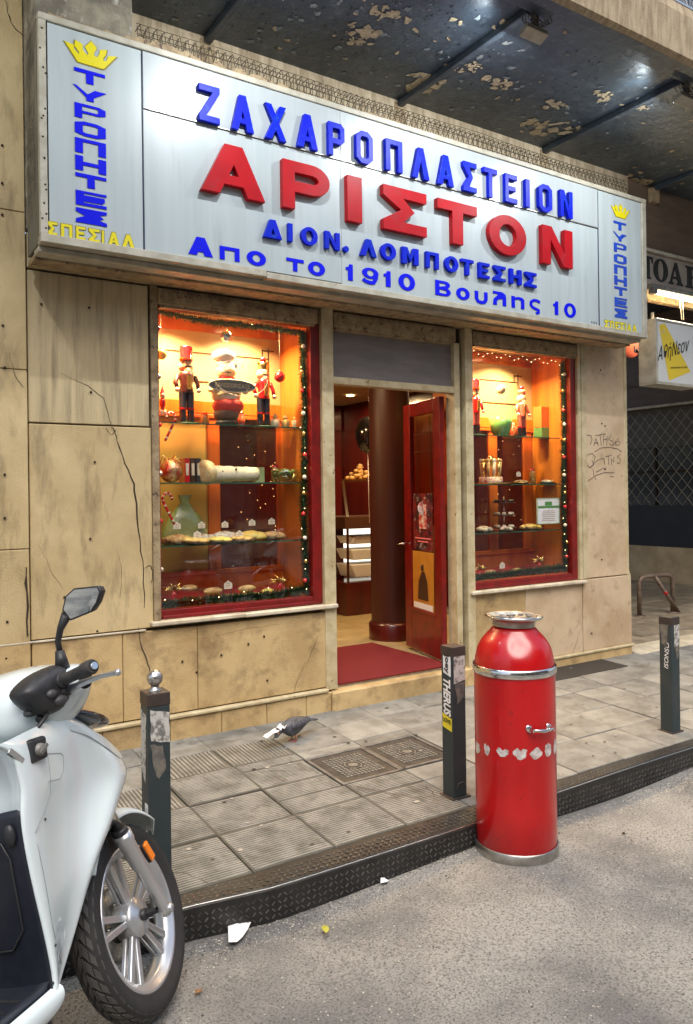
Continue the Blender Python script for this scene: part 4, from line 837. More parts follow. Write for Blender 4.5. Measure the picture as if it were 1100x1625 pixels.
# bike hoop
hp = thing('bike_hoop', (8.3, 5.85, .2), 'brown steel cycle hoop with a red banded diagonal bar on side paving', 'bike rack')
a = atZ(1015, 978, .205); c = atZ(1068, 972, .205); U = V((0, 0, 1)); H_ = .47
P = [a, a+U*(H_-.08), a+U*(H_-.02)+(c-a)*.05, a+U*H_+(c-a)*.18, c+U*H_-(c-a)*.18, c+U*(H_-.02)-(c-a)*.05, c+U*(H_-.08), c]
P = [a]+[V(q) for q in P[1:7]]+[c]; BRS = mat('brown_steel', (.16, .11, .08), (.24, .18, .14), 20, .5, metal=.3)
MB().tube(P, .028, 10).build('hoop', BRS, hp)
q0 = a+U*H_+(c-a)*.45; q1 = atZ(1077, 972, .205); MB().tube([q0, q1], .026, 8).build('diagonal_bar', BRS, hp)
for t0 in (.40,): MB().tube([q0.lerp(q1, t0+.02), q0.lerp(q1, t0+.10)], .0265, 8).build('red_band', REDS, hp)
for q in (a, c): MB().lathe([(.0, .012), (.07, .012), (.075, 0)], q, n=12).build('foot_plate', BRS, hp)
#@@STREET
# ------------------------------------------------------------------ bollards
def bollard(px, py, top, lab, wd=.088, brown=False, rot=0.0, yaw=0):
    base = onwalk(px, py); zt_ = None
    dep = (base-EYE).dot(_f); h_ = (py-top)/F*dep
    t_ = thing('bollard', base, lab, 'bollard', 'square metal bollards along the kerb')
    w2 = wd/2; cyb = base.y+w2
    b = MB(); z0_ = base.z-.02; z1_ = base.z+h_
    x0, x1, y0, y1 = base.x-w2, base.x+w2, base.y, base.y+wd
    o = MB().box(x0, x1, y0, y1, z0_, z1_).build('post', BOLL, t_, bevel=.005)
    MB().box(x0-.002, x1+.002, y0-.002, y1+.002, z1_-.05, z1_+.003).build('post_cap', BROWNB, t_, bevel=.004)
    return t_, base, x0, x1, y0, y1, z1_
def sticker(t_, X, Y, m_, n_, nm='sticker'):
    pass
def patch(pts, m_, par, nm='sticker', side='f', y0=0, x0=0, jit=0):
    """thin irregular sheet on a bollard face: side f = street face (XZ), l = left face (YZ)"""
    b = MB(); n = len(pts)
    if jit:
        q = []
        for i in range(n):
            a, c = V(pts[i]), V(pts[(i+1) % n])
            for k in range(4): r = a.lerp(c, k/4); q.append((r.x+random.uniform(-jit, jit), r.y+random.uniform(-jit, jit)))
        pts = q
    b.poly([[(u, v) for u, v in pts]], (lambda u, v, d: V((u, y0-.0006-.0012*d, v))) if side == 'f' else (lambda u, v, d: V((x0-.0006-.0012*d, u, v))), .001); return fixn(b.build(nm, m_, par))
# photograph: left face of each post (x0 side) and street face (y0 side) are both seen
t1, b1_, x0, x1, y0, y1, zt_ = bollard(256, 1408, 1101, 'dark square bollard with chrome ball on top beside the white scooter', .092)
top = V(((x0+x1)/2, (y0+y1)/2, zt_)); MB().lathe([(.026, 0), (.026, .01), (.017, .018), (.015, .028)]+[(.033*sin(q), .055-.033*cos(q)) for q in lin(.5, pi, 14)], top, n=20).build('ball_finial', mat('scratched_chrome', (.7, .68, .64), (.35, .33, .3), 30, .2, metal=1, rvar=.3), t1)
H0 = zt_
patch([(x0+.01, H0-.06), (x1-.004, H0-.08), (x1-.004, H0-.20), (x0+.012, H0-.185)], STICK, t1, y0=y0, jit=.003)
patch([(x0+.012, H0-.20), (x0+.06, H0-.21), (x0+.075, H0-.30), (x0+.04, H0-.34), (x0+.018, H0-.28)], STICKG, t1, y0=y0, jit=.004)
patch([(y0+.02, H0-.09), (y1-.008, H0-.07), (y1-.008, H0-.30), (y0+.04, H0-.36)], STICK, t1, side='l', x0=x0, jit=.004)
textobj('BNE', V((x0, y0+.045, H0-.44)), V((x0, y0+.045, H0-.66)), V((0, -.035, 0)), (-1, 0, 0), WHITEP, t1, ofs=.02)
t2, b2_, x0, x1, y0, y1, zt_ = bollard(731, 1266, 1027, 'dark square bollard with joey sticker between doorway and red bin', .088)
H0 = zt_
patch([(y0+.012, H0-.035), (y0+.07, H0-.02), (y0+.07, H0-.135), (y0+.012, H0-.15)], WHITEP, t2, side='l', x0=x0, nm='white_sticker')
textobj('joey', V((x0-.002, y0+.062, H0-.038)), V((x0-.002, y0+.062, H0-.135)), V((0, -.04, 0)), (-1, 0, 0), BLACKP, t2, ofs=.02)
textobj('THERUS', V((x0-.002, y0+.068, H0-.165)), V((x0-.002, y0+.068, H0-.355)), V((0, -.055, 0)), (-1, 0, 0), WHITEP, t2, ofs=.03, shear=.3)
patch([(y0+.008, H0-.365), (y0+.08, H0-.345), (y0+.08, H0-.415), (y0+.008, H0-.43)], mat('yellow_sticker', (.75, .6, .03), rough=.5), t2, side='l', x0=x0, nm='yellow_sticker')
textobj('LOVE', V((x0-.002, y1-.012, H0-.385)), V((x0-.002, y0+.015, H0-.395)), V((0, 0, .022)), (-1, 0, 0), BLACKP, t2, ofs=.02)
patch([(x0+.008, H0-.045), (x1-.004, H0-.04), (x1-.004, H0-.17), (x0+.01, H0-.185)], STICK, t2, y0=y0, jit=.002)
patch([(x0+.014, H0-.185), (x1-.006, H0-.18), (x1-.012, H0-.26), (x0+.03, H0-.285)], STICKG, t2, y0=y0, jit=.004)
b = MB().tube([(x0+.02, y0-.001, b2_.z+.05), (x0+.03, y0-.001, b2_.z+.075), (x1-.02, y0-.001, b2_.z+.08), (x1-.01, y0-.001, b2_.z+.05)], .002, 4); b.build('scratch_mark', STICKG, t2)
t3, b3_, x0, x1, y0, y1, zt_ = bollard(1074, 1162, 980, 'dark square bollard with white scrawled tag at the right edge of pavement', .088)
H0 = zt_
patch([(x0+.03, H0-.05), (x1-.004, H0-.045), (x1-.004, H0-.18), (x0+.03, H0-.19)], STICK, t3, y0=y0, jit=.002)
patch([(x0+.04, H0-.19), (x1-.006, H0-.185), (x1-.006, H0-.25), (x0+.05, H0-.27)], STICKG, t3, y0=y0, jit=.003)
textobj('OSNOSI', V((x0, y0+.045, H0-.16)), V((x0, y0+.055, H0-.33)), V((0, -.03, 0)), (-1, 0, 0), WHITEP, t3, shear=.3)
patch([(y0+.02, H0-.04), (y1-.01, H0-.05), (y1-.02, H0-.17), (y0+.03, H0-.2)], STICKG, t3, side='l', x0=x0, jit=.004)
# little bolt plates at the feet
for t_, bb in ((t2, b2_), (t3, b3_), (t1, b1_)): MB().box(bb.x-.06, bb.x+.06, bb.y-.012, bb.y+.10, bb.z-.004, bb.z+.006).build('foot_plate', BROWNB, t_, bevel=.002)
# ------------------------------------------------------------------ red bin
bx, by = 2.655, 2.665; R = .190
bn = thing('red_bin', (bx, by, 0), 'tall glossy red cylindrical bin with dented dome top and steel bands', 'bin')
def oval(b, prof, c=None): return b.lathe(prof, (bx, by, 0) if c is None else c, n=56)
oval(MB(), [(R+.004, .0), (R+.006, .004), (R+.006, .052), (R+.001, .058)]).build('base_ring', STEEL, bn)
b = MB(); oval(b, [(R-.012, .03), (R-.001, .055), (R-.001, .25), (R, .5), (R, .75), (R, .855)])
b.build('body', REDB, bn)
oval(MB(), [(R+.001, .852), (R+.006, .856), (R+.006, .888), (R+.001, .892)]).build('steel_band', CHROME, bn)
# dome with a dent
b = MB(); rows_ = []
prof = [(R-.003, .885), (R-.006, .92), (R-.014, .955), (R-.028, .99), (R-.050, 1.02), (R-.075, 1.043), (.105, 1.06), (.09, 1.066)]
dn_a = atan2(EYE.y-by, EYE.x-bx)
for r, z in prof:
    row_ = []
    for k in range(72):
        a_ = 2*pi*k/72; da = (a_-dn_a-.1+pi) % (2*pi)-pi; g_ = math.exp(-((da/.33)**2)-((z-1.0)/.028)**2); g2 = math.exp(-((da+.25)/.10)**2-((z-.995)/.012)**2); g3 = math.exp(-((da-.28)/.16)**2-((z-.965)/.02)**2)
        rr_ = r-.020*g_+.007*g2-.006*g3; row_.append(V((bx+rr_*cos(a_), by+rr_*sin(a_), z-.003*g_)))
    rows_.append(row_)
b.grid(rows_, closed=True); b.build('dome', REDB, bn, sub=2)
lt = bx-.0, by
tilt = Matrix.Rotation(radians(2), 3, 'Y')
def lid(prof): b = MB(); b.lathe(prof, (0, 0, 0), n=40); b.v = [tilt @ p+V((bx, by, 1.066)) for p in b.v]; return b
lid([(.098, 0), (.100, .025), (.108, .03), (.132, .040), (.134, .046), (.130, .052), (.118, .050), (.112, .042), (0, .040)]).build('lid', STEEL, bn)
lid([(.132, .040), (.137, .046), (.132, .053), (.126, .050)]).build('lid_rim', CHROME, bn)
b = lid([(0, .041), (.0, .041)]); b = MB()
for k in range(16): a_ = k*2.4; r_ = .10*sqrt(random.random()); b.ell((bx+r_*cos(a_), by+r_*sin(a_), 1.108+.002), (.018, .014, .004), 6)
b.build('cigarette_ash', mat('ash_litter', (.35, .3, .24), (.1, .09, .08), 60, .9), bn, kind='stuff')
def onbin(px, py, dr=.0):
    # point of the cylinder seen at the pixel
    d_ = ray(px, py); ox, oy = EYE.x-bx, EYE.y-by; A = d_.x**2+d_.y**2; B_ = 2*(ox*d_.x+oy*d_.y); C_ = ox*ox+oy*oy-(R+dr)**2; disc = B_*B_-4*A*C_
    if disc < 0: disc = 0
    t_ = (-B_-sqrt(disc))/(2*A); return EYE+d_*t_
q0 = onbin(840, 1157); q1 = onbin(871, 1154); nn = V((((q0+q1)/2).x-bx, ((q0+q1)/2).y-by, 0)).normalized()
b = MB().tube([q0+nn*.022, q0.lerp(q1, .15)+nn*.034, q0.lerp(q1, .5)+nn*.036+V((0, 0, -.004)), q0.lerp(q1, .85)+nn*.034, q1+nn*.022], [.006, .007, .009, .007, .006], 10)
b.bar(q0, q0+nn*.034, .010, .016).bar(q1, q1+nn*.034, .010, .016); hnd = b.build('handle', CHROME, bn)
for q in (q0, q1): MB().lathe([(.0, .006), (.013, .006), (.015, .0)], q, nn, 10, sc=(1, 1.5)).build('handle_mount', CHROME, hnd)
def binpatch(px, py, w_, h_, kind):
    c = onbin(px, py); a0 = atan2(c.y-by, c.x-bx); n = 16; pts = []
    for k in range(n):
        q = 2*pi*k/n; rr_ = random.uniform(.78, 1.08)*(.5 if kind == 1 and k == 4 else 1); u = w_/2*cos(q)*rr_; v = h_/2*sin(q)*rr_
        if kind == 1: v += .25*abs(u)
        a_ = a0+u/R; pts.append(V((bx+(R+.0012)*cos(a_), by+(R+.0012)*sin(a_), c.z+v)))
    b = MB(); ctr = sum(pts, V())/n; b.add([V((bx+(R+.0016)*cos(a0), by+(R+.0016)*sin(a0), c.z))]+pts, [(0, k+1, (k+1) % n+1) for k in range(n)]); b.build('paint_patch', mat('bare_white_patch', (.62, .60, .57), (.4, .3, .28), 40, .5), bn)
for px, py, w_, h_, k in ((758, 1186, .05, .045, 0), (773, 1190, .03, .042, 1), (798, 1195, .05, .032, 1), (826, 1197, .052, .040, 1), (851, 1196, .05, .040, 0), (870, 1190, .045, .052, 0), (881, 1184, .04, .06, 0)): binpatch(px, py, w_*1.25, h_*1.35, k)
# ------------------------------------------------------------------ manhole covers, floor grate
def manhole(x0, x1, y0, y1, lab):
    z_ = swz((y0+y1)/2)
    t_ = thing('manhole_cover', ((x0+x1)/2, (y0+y1)/2, z_-.02), lab, 'manhole cover', 'pair of square utility covers in the pavement')
    sl_ = .04
    def Z(y): return swz(y)
    def hb(a, c, d, e, h0, h1): return MB().hexa([(a, d, Z(d)+h0), (c, d, Z(d)+h0), (c, e, Z(e)+h0), (a, e, Z(e)+h0), (a, d, Z(d)+h1), (c, d, Z(d)+h1), (c, e, Z(e)+h1), (a, e, Z(e)+h1)])
    for a, c, d, e in ((x0-.02, x1+.02, y0-.02, y0), (x0-.02, x1+.02, y1, y1+.02), (x0-.02, x0, y0, y1), (x1, x1+.02, y0, y1)): hb(a, c, d, e, -.03, .001).build('cover_frame', DSTEEL, t_, bevel=.002)
    hb(x0+.004, x1-.004, y0+.004, y1-.004, -.03, -.005).build('cover_plate', mat('dark_iron', (.055, .05, .045), (.09, .08, .07), 20, .6, metal=.5), t_)
    b = MB(); n = 11; cx, cy = (x0+x1)/2, (y0+y1)/2
    IR = mat('worn_iron', (.20, .19, .165), (.12, .115, .10), 30, .5, metal=.1)
    for i in range(n):
        for j in range(n):
            u = x0+.05+(x1-x0-.1)*(i+.5)/n; v = y0+.05+(y1-y0-.1)*(j+.5)/n; s_ = (x1-x0-.1)/n*.36
            if (u-cx)**2+(v-cy)**2 < .055**2: continue
            b.hexa([(u-s_, v-s_, Z(v)-.006), (u+s_, v-s_, Z(v)-.006), (u+s_, v+s_, Z(v)-.006), (u-s_, v+s_, Z(v)-.006), (u-s_, v-s_, Z(v)-.001), (u+s_, v-s_, Z(v)-.001), (u+s_, v+s_, Z(v)-.001), (u-s_, v+s_, Z(v)-.001)])
    b.build('cover_studs', IR, t_, kind='stuff')
    b = MB(); b.lathe([(.045, -.001), (.052, -.001)], (cx, cy, Z(cy)), n=20); b.lathe([(0, -.0015), (.03, -.0015)], (cx, cy, Z(cy)), n=16); b.build('cover_emblem', IR, t_)
manhole(2.215, 2.575, 3.495, 3.875, 'square iron utility cover with studs, nearer the scooter of the pair'); manhole(2.605, 2.965, 3.50, 3.88, 'square iron utility cover with pale emblem, nearer the red bin of the pair')
a = (4.30, 5.66, 4.20, 4.50)
gr = thing('floor_grate', (5.1, 4.35, .19), 'dark rectangular cellar grating set in the pavement under the right window', 'grating')
b = MB(); 
for q in range(30): y_ = 4.30+q*.009; b.bar((4.45, y_, swz(y_)+.005), (5.62, y_, swz(y_)+.005), .004, .004)
b.build('grate_bars', mat('dark_grate', (.06, .05, .04), rough=.7), gr, kind='stuff'); MB().box(4.44, 5.63, 4.29, 4.575, .15, .196).build('grate_plate', mat('dark_grate_plate', (.045, .038, .032), (.06, .05, .04), 6, .8), gr)
# ------------------------------------------------------------------ pigeon
pg = onwalk(466, 1176); pgt = thing('pigeon', pg, 'dark grey pigeon bending down to peck at a white paper scrap', 'pigeon')
fwd = V((-.96, -.28, 0)).normalized(); sdv = V((fwd.y, -fwd.x, 0))
def pp(f_, s_, u_): return pg+fwd*f_*.86+sdv*s_*.9+V((0, 0, u_*.9+(.026*min(1, max(0, (u_-.02)/.05)))))
secs = [(-.20, .078, .004, .006), (-.17, .082, .018, .008), (-.12, .084, .030, .020), (-.07, .085, .045, .040), (-.02, .082, .052, .050), (.03, .078, .050, .050), (.07, .080, .038, .038), (.10, .085, .027, .028), (.125, .082, .021, .022), (.15, .072, .021, .020), (.165, .062, .018, .017), (.18, .055, .010, .010), (.188, .052, .003, .003)]
b = MB(); b.grid([[pp(f_, w_*cos(q), u_+h_*sin(q)) for q in [2*pi*k/16 for k in range(16)]] for f_, u_, w_, h_ in secs], closed=True); b.build('body', PIGD, pgt, sub=1)
for s_ in (1, -1):
    b = MB(); b.grid([[pp(f_, s_*(w_+.004)*cos(q), u_+.004+h_*sin(q)) for q in lin(-.5, 1.25, 6)] for f_, u_, w_, h_ in [(-.165, .086, .008, .010), (-.12, .088, .034, .020), (-.06, .086, .051, .036), (0, .084, .056, .042), (.045, .082, .050, .038), (.06, .082, .040, .02)]]); b.build('wing', PIGW, pgt, sub=1, solid=.004)
    MB().tube([pp(.0, s_*.02, .045), pp(-.005, s_*.02, .02), pp(.005, s_*.02, .004)], .004, 6).tube([pp(-.015, s_*.02, .004), pp(.03, s_*.012, .003)], .003, 5).tube([pp(.005, s_*.02, .004), pp(.025, s_*.03, .003)], .003, 5).build('leg', PINK, pgt)
MB().grid([[pp(-.10, y_, .085) for y_ in lin(-.028, .028, 4)], [pp(-.17, y_*.9, .080) for y_ in lin(-.03, .03, 4)], [pp(-.235, y_, .072) for y_ in lin(-.022, .022, 4)]]).build('tail', PIGW, pgt, solid=.006)
MB().tube([pp(.182, 0, .054), pp(.205, 0, .044)], [.004, .001], 6).build('beak', BLACKP, pgt); MB().ell(pp(.165, .016, .066), .004, 6).ell(pp(.165, -.016, .066), .004, 6).build('eyes', AMBER, pgt)
def paper(name, px, py, pts, z, m_, lab, cat, curl=.01, walkp=True):
    c = onwalk(px, py) if walkp else atZ(px, py, .006); b = MB(); n = len(pts); b.add([c+V((0, 0, z+curl))]+[c+V((u, v, z+random.uniform(0, curl))) for u, v in pts], [(0, k+1, (k+1) % n+1) for k in range(n)]); o = b.build(name, m_, solid=.0012); return tag(o, lab, cat)
# napkin being pecked: a crumpled ribbon
nk = thing('paper_scrap', pp(.19, 0, 0), 'crumpled white paper scrap in front of the pecking pigeon', 'paper')
b = MB(); rows_ = [[pp(.10+.02*i+random.uniform(-.006, .006), -.035+.022*j, .105-.006*i+random.uniform(-.010, .014)) for j in range(4)] for i in range(4)]; b.grid(rows_, sm=False)
rows_ = [[pp(.155+.03*i, -.02+.016*j, .082-.004*i+random.uniform(-.006, .008)) for j in range(4)] for i in range(5)]; b.grid(rows_, sm=False); b.build('crumpled_sheet', WHITEP, nk, solid=.001)
for f_ in (): MB().add([pp(f_, -.01, .001), pp(f_+.02, 0, .001), pp(f_+.01, .01, .082)], [(0, 1, 2)]).build('hanging_corner', WHITEP, nk, solid=.001)
# litter on the street
o = paper('paper_sheet', 382, 1480, [(-.075, -.055), (-.02, .075), (.005, .085), (.028, .075), (.065, .04), (.03, .0), (-.01, -.04), (-.04, -.055)], .002, WHITEP, 'torn white paper sheet lying against the kerb near the scooter wheel', 'paper', .012, False)
o = paper('crumpled_paper', 610, 1401, [(-.02, 0), (-.01, .012), (.01, .014), (.022, .006), (.02, -.008), (0, -.01)], .002, WHITEP, 'small crumpled white paper on the asphalt below the bollard', 'paper', .018, False)
LEAFY = mat('yellow_green_leaf', (.38, .36, .04), (.25, .28, .03), 30, .6); LEAFB = mat('brown_leaf', (.22, .11, .045), (.16, .08, .03), 30, .7)
paper('fallen_leaf', 517, 1477, [(-.008, -.018), (.006, -.016), (.014, 0), (.010, .018), (0, .03), (-.010, .014), (-.013, 0)], .002, LEAFY, 'small yellow green leaf on the open asphalt', 'leaf', .01, False)
paper('fallen_leaf', 645, 1362, [(-.03, -.016), (-.01, -.012), (.015, .002), (.03, .018), (.01, .016), (-.015, .004)], .003, LEAFY, 'yellow green leaf lying against the metal kerb left of the red bin', 'leaf', .012, False)
paper('fallen_leaf', 315, 1576, [(-.016, -.01), (-.01, .008), (.004, .010), (.016, .006), (.012, -.008), (0, -.012)], .002, LEAFB, 'brown curled leaf on the asphalt beside the scooter tyre', 'leaf', .012, False)
for k, (px, py, lab) in enumerate(((990, 1322, 'tiny dark pebble on the asphalt right of the red bin'),)): c = atZ(px, py, .004); o = MB().ell(c, (.009, .007, .005), 8).build('pebble', CRACK); tag(o, lab, 'pebble')
# graffiti on the right pillar (thin marker lines, ΟΑΤΗ-like tags)
GR = mat('marker_ink', (.10, .075, .06), rough=.7)
def gline(b, pts): b.tube([atY(900+x/3.535, 640+y/3.535, D-.0045) for x, y in pts], .0022, 4)
b = MB()
for pts in ([(112, 235), (102, 205), (112, 178), (135, 180), (140, 205), (130, 232)], [(150, 240), (162, 195), (176, 238)], [(154, 222), (176, 222)], [(160, 180), (215, 172)], [(185, 176), (192, 236)], [(205, 180), (203, 232)], [(203, 205), (225, 200)], [(225, 180), (223, 235)], [(248, 178), (232, 200), (258, 215), (262, 232), (244, 235), (236, 222)], [(268, 225), (290, 210), (300, 222), (290, 235), (272, 232), (270, 215), (290, 195)],
            [(155, 272), (190, 250), (240, 246), (285, 256), (305, 272)], [(150, 330), (158, 300), (142, 282), (118, 285), (108, 310), (112, 345), (130, 362), (150, 345), (140, 320)], [(128, 360), (170, 320), (205, 305), (212, 345)], [(145, 365), (150, 405), (165, 430)], [(215, 300), (250, 290)], [(232, 296), (235, 345)], [(250, 345), (248, 310), (262, 330), (262, 300)], [(300, 285), (282, 295), (300, 315), (296, 335), (280, 335)], [(165, 385), (200, 365), (222, 362)], [(118, 436), (160, 405), (210, 388), (265, 390)], [(242, 408), (262, 412)]): gline(b, pts)
b.build('graffiti', GR, B)
for s_, a, c, h_ in (('Σ  ΤΗΛ', (280, 466), (320, 474), .03), ('ΕΠΙΣΚΕΥΑΙ', (333, 474), (366, 482), .03), ('ΡΟΛΛΩΝ', (388, 486), (425, 494), .03)): textobj(s_, atY(*a, D-.03), atY(*c, D-.03), V((0, 0, h_)), NEG, mat('faded_stamp', (.11, .07, .06), rough=.8), hb, nm='faded_stamp')
#@@PART3
DLEG = mat('dark_leg_plastic', (.010, .012, .020), (.014, .016, .024), 30, .4, bump=.03)
# ------------------------------------------------------------------ scooter
from mathutils.bvhtree import BVHTree
WC = EYE+ray(228, 1451)*(2.54/F)
def frame(az, lean):
    az = radians(az); lean = radians(lean); h = V((sin(az), cos(az), 0)); n = V((cos(az), -sin(az), 0)); u = V((0, 0, 1))
    return h, -(n*cos(lean)-u*sin(lean)), u*cos(lean)+n*sin(lean)
Wh, Wl, Wu = frame(41, -21)
W0 = WC+Wl*.05
Bh, Bl, Bu = frame(54, -11)
O0 = W0-Bu*.30
def SB(px, py, yl):
    d = ray(px, py); t = ((O0+Bl*yl-EYE).dot(Bl))/d.dot(Bl); p = EYE+d*t-O0; return V((p.dot(Bh), yl, p.dot(Bu)))
def SX(px, py, xl):
    d = ray(px, py); t = ((O0+Bh*xl-EYE).dot(Bh))/d.dot(Bh); p = EYE+d*t-O0; return V((xl, p.dot(Bl), p.dot(Bu)))
def L2W(p): return O0+Bh*p[0]+Bl*p[1]+Bu*p[2]
def WPx(px, py, yl):
    d = ray(px, py); t = ((W0+Wl*yl-EYE).dot(Wl))/d.dot(Wl); p = EYE+d*t-W0; return V((p.dot(Wh), yl, p.dot(Wu)))
def W2W(p): return W0+Wh*p[0]+Wl*p[1]+Wu*p[2]
sc = thing('scooter', V((O0.x, O0.y, 0)), 'white step through scooter parked leaning on its stand at the kerb', 'scooter')
def bld(b, nm, m_, par=sc, fn=L2W, **k): b.v = [fn(p) for p in b.v]; o = b.build(nm, m_, par, **k); return fixn(o)
# front wheel
fw = bld(MB().lathe([(.235, -.040), (.25, -.047), (.272, -.050), (.287, -.040), (.294, -.022), (.296, 0), (.294, .022), (.287, .040), (.272, .050), (.25, .047), (.235, .040), (.215, .035), (.215, -.035), (.235, -.040)], ax=(0, 1, 0), n=72), 'front_wheel', mat('groove_shade_rubber', (.016, .015, .015), (.022, .02, .02), 20, .75), fn=W2W)  # core coloured darker than the tread blocks to stand in for groove shade
b = MB()
def tyre_pt(a, t, lift=0.0):   # t -1..1 across tread
    rr_ = .2965-.0235*abs(t)**2.2+lift*1.4; return V((rr_*cos(a), t*.047, rr_*sin(a)))
N_ = 40
for k in range(N_):
    a0 = 2*pi*k/N_
    for s_ in (1, -1):
        for (ta, tb, ga, gb, wd) in ((.10, .42, .0, .085, .33), (.48, 1.0, .095, .23, .30)):
            if s_ < 0: off = pi/N_
            else: off = 0
            rows_ = []
            for q in lin(0, 1, 3):
                t = (ta+(tb-ta)*q)*s_; g_ = a0+off+ga+(gb-ga)*q; w_ = wd*2*pi/N_
                rows_.append([tyre_pt(g_+w_, t, .0), tyre_pt(g_+w_, t, .0035), tyre_pt(g_-w_, t, .0035), tyre_pt(g_-w_, t, .0)])
            b.grid(rows_, sm=False)
    b.grid([[tyre_pt(a0+.9*2*pi/N_*q, t, .003) for t in (-.07, .07)] for q in (0, .5, 1)], sm=False)
bld(b, 'tread_blocks', mat('tread_rubber', (.062, .058, .054), (.045, .042, .04), 20, .7), fw, W2W, kind='stuff')
rim = bld(MB().lathe([(.226, -.038), (.221, -.040), (.214, -.036), (.206, -.028), (.194, -.022), (.190, -.010), (.190, .010), (.194, .022), (.206, .028), (.214, .036), (.221, .040), (.226, .038), (.226, -.038)], ax=(0, 1, 0), n=72), 'rim', ALU, fw, W2W)
for k in range(5):
    a0 = radians(18+72*k); b = MB()
    for da in (-.10, .10):
        p = lambda r, a_, y: V((r*cos(a_), y, r*sin(a_)))
        b.bar(p(.05, a0+da*1.6, -.012), p(.196, a0+da*1.5, -.012), .022, .016, up=(0, 1, 0)); b.bar(p(.05, a0+da*1.6, .012), p(.196, a0+da*1.5, .012), .018, .016, up=(0, 1, 0))
    bld(b, 'spoke', ALU, fw, W2W, bevel=.004)
hub = bld(MB().lathe([(.0, -.045), (.030, -.045), (.036, -.040), (.058, -.036), (.062, -.028), (.060, .03), (.03, .045), (0, .045)], ax=(0, 1, 0), n=36), 'hub', ALU, fw, W2W)
bld(MB().lathe([(.010, -.10), (.010, -.04)], ax=(0, 1, 0), n=12).lathe([(.0, -.060), (.018, -.060), (.018, -.044)], ax=(0, 1, 0), n=14), 'axle', BPL, fw, W2W)
bld(MB().lathe([(.06, .050), (.112, .050), (.112, .054), (.06, .054)], ax=(0, 1, 0), n=40), 'brake_disc', STEEL, fw, W2W)
# fork legs (right seen, left behind)
A_ = WPx(262, 1443, -.09); Bp = WPx(192, 1322, -.09); top_ = Bp+(Bp-A_)*.9; 
for s_ in (-1, 1):
    f = lambda p: W2W(V((p[0], p[1]*-s_, p[2])))
    d_ = (Bp-A_)
    bld(MB().tube([A_-d_*.06, A_, A_+d_*.12, A_+d_*.55, A_+d_*.60, A_+d_*.86, A_+d_*.90, Bp], [.014, .021, .019, .021, .0255, .0265, .031, .031], 20), 'fork_leg', ALU, fn=f)
    bld(MB().tube([Bp-d_*.02, Bp+d_*.06], [.027, .026], 18), 'fork_seal', BPL, fn=f); bld(MB().tube([Bp, top_], .0175, 16), 'fork_tube', CHROME, fn=f)
    if s_ == -1:
        bld(MB().lathe([(0, -.118), (.012, -.118), (.014, -.112), (.014, -.10), (.022, -.10), (.022, -.08)], (A_.x, 0, A_.z), (0, 1, 0), 16), 'axle_clamp', ALU, fn=f)
        q0, q1 = WPx(229, 1338, -.115), WPx(243, 1362, -.115)
        bld(MB().bar(q0, q1, .026, .012, up=(0, 1, 0)), 'reflector', AMBER, bevel=.003, fn=f); bld(MB().bar(q0+V((-.004, .008, .0)), q1+V((.004, .008, -.0)), .034, .012, up=(0, 1, 0)).bar(q0.lerp(q1, .5)+V((-.0, .01, 0)), q0.lerp(q1, .5)+V((-.03, .03, 0)), .014), 'reflector_mount', BPL, fn=f)
# fender over the tyre
b = MB(); rows_ = []
for a in lin(30, 132, 22):
    ar_ = radians(a); tp = .35+.65*min(1, (a-30)/14); rr_ = .345
    rows_.append([V((rr_*cos(ar_)*(1-.085*abs(q)**4), q*.076*tp, rr_*sin(ar_)*(1-.085*abs(q)**4))) for q in lin(-1, 1, 8)])
b.grid(rows_); bld(b, 'front_fender', WSC, fn=W2W, solid=.006)
# leg shield / front fairing shell
SIL = [(92, 1132), (128, 1141), (160, 1158), (190, 1185), (209, 1212), (213, 1232), (206, 1262), (196, 1300), (180, 1340), (162, 1392), (144, 1450), (122, 1512), (104, 1560), (98, 1585)]
INN = [(-14, 1184), (6, 1188), (22, 1204), (36, 1228), (43, 1252), (41, 1280), (42, 1308), (48, 1345), (55, 1380), (65, 1425), (76, 1470), (87, 1522), (92, 1550), (94, 1583)]
rows_ = []; RI = []; RS = []
for k, (s_, i_) in enumerate(zip(SIL, INN)):
    a = SB(s_[0], s_[1], -.135 if 2 < k else (-.07, -.09, -.11)[k]); c = SB(i_[0], i_[1], -.205 if k > 2 else -.185); RI.append(c); RS.append(a)
    n = len(SIL)-1; f_ = k/n; cave = .030*sin(pi*min(1, max(0, (k-2)/7.0)))
    def P_(t, yl, dx=0): return V((a.x+(c.x-a.x)*t+dx, yl, a.z+(c.z-a.z)*t))
    x0_ = a.x+.04 if k < 6 else min(a.x-.04, -.36)
    half = [V((x0_, 0, a.z+.004)), V((a.x+.03 if k < 6 else min(a.x-.03, -.34), -.05, a.z)), P_(-.06 if k < 6 else .01, -.10 if k > 2 else -.06), P_(.10, -.118-.022*sin(pi*min(1, k/9))), P_(.18, -.136-.014*sin(pi*min(1, k/9))), P_(.26, -.136+cave*.7), P_(.44, -.146+cave*1.25), P_(.68, -.172+cave*.8), P_(.88, -.197), P_(.97, -.203), V((c.x-.006, -.203, c.z)), V((c.x-.010, -.190, c.z)), V((c.x+.012, -.182, c.z))]
    rows_.append([V((p.x, -p.y, p.z)) for p in half[::-1]]+half[1:])
b = MB(); b.grid(rows_); shell_v = [L2W(p) for p in b.v]; shell_f = [list(f) for f in b.f]
shield = bld(b, 'front_fairing', WSC, sub=2)
BV = BVHTree.FromPolygons(shell_v, shell_f)
def hit(px, py, lift=.003):
    d = ray(px, py).normalized(); r_ = BV.ray_cast(EYE, d)
    return (r_[0]-d*lift) if r_[0] else None
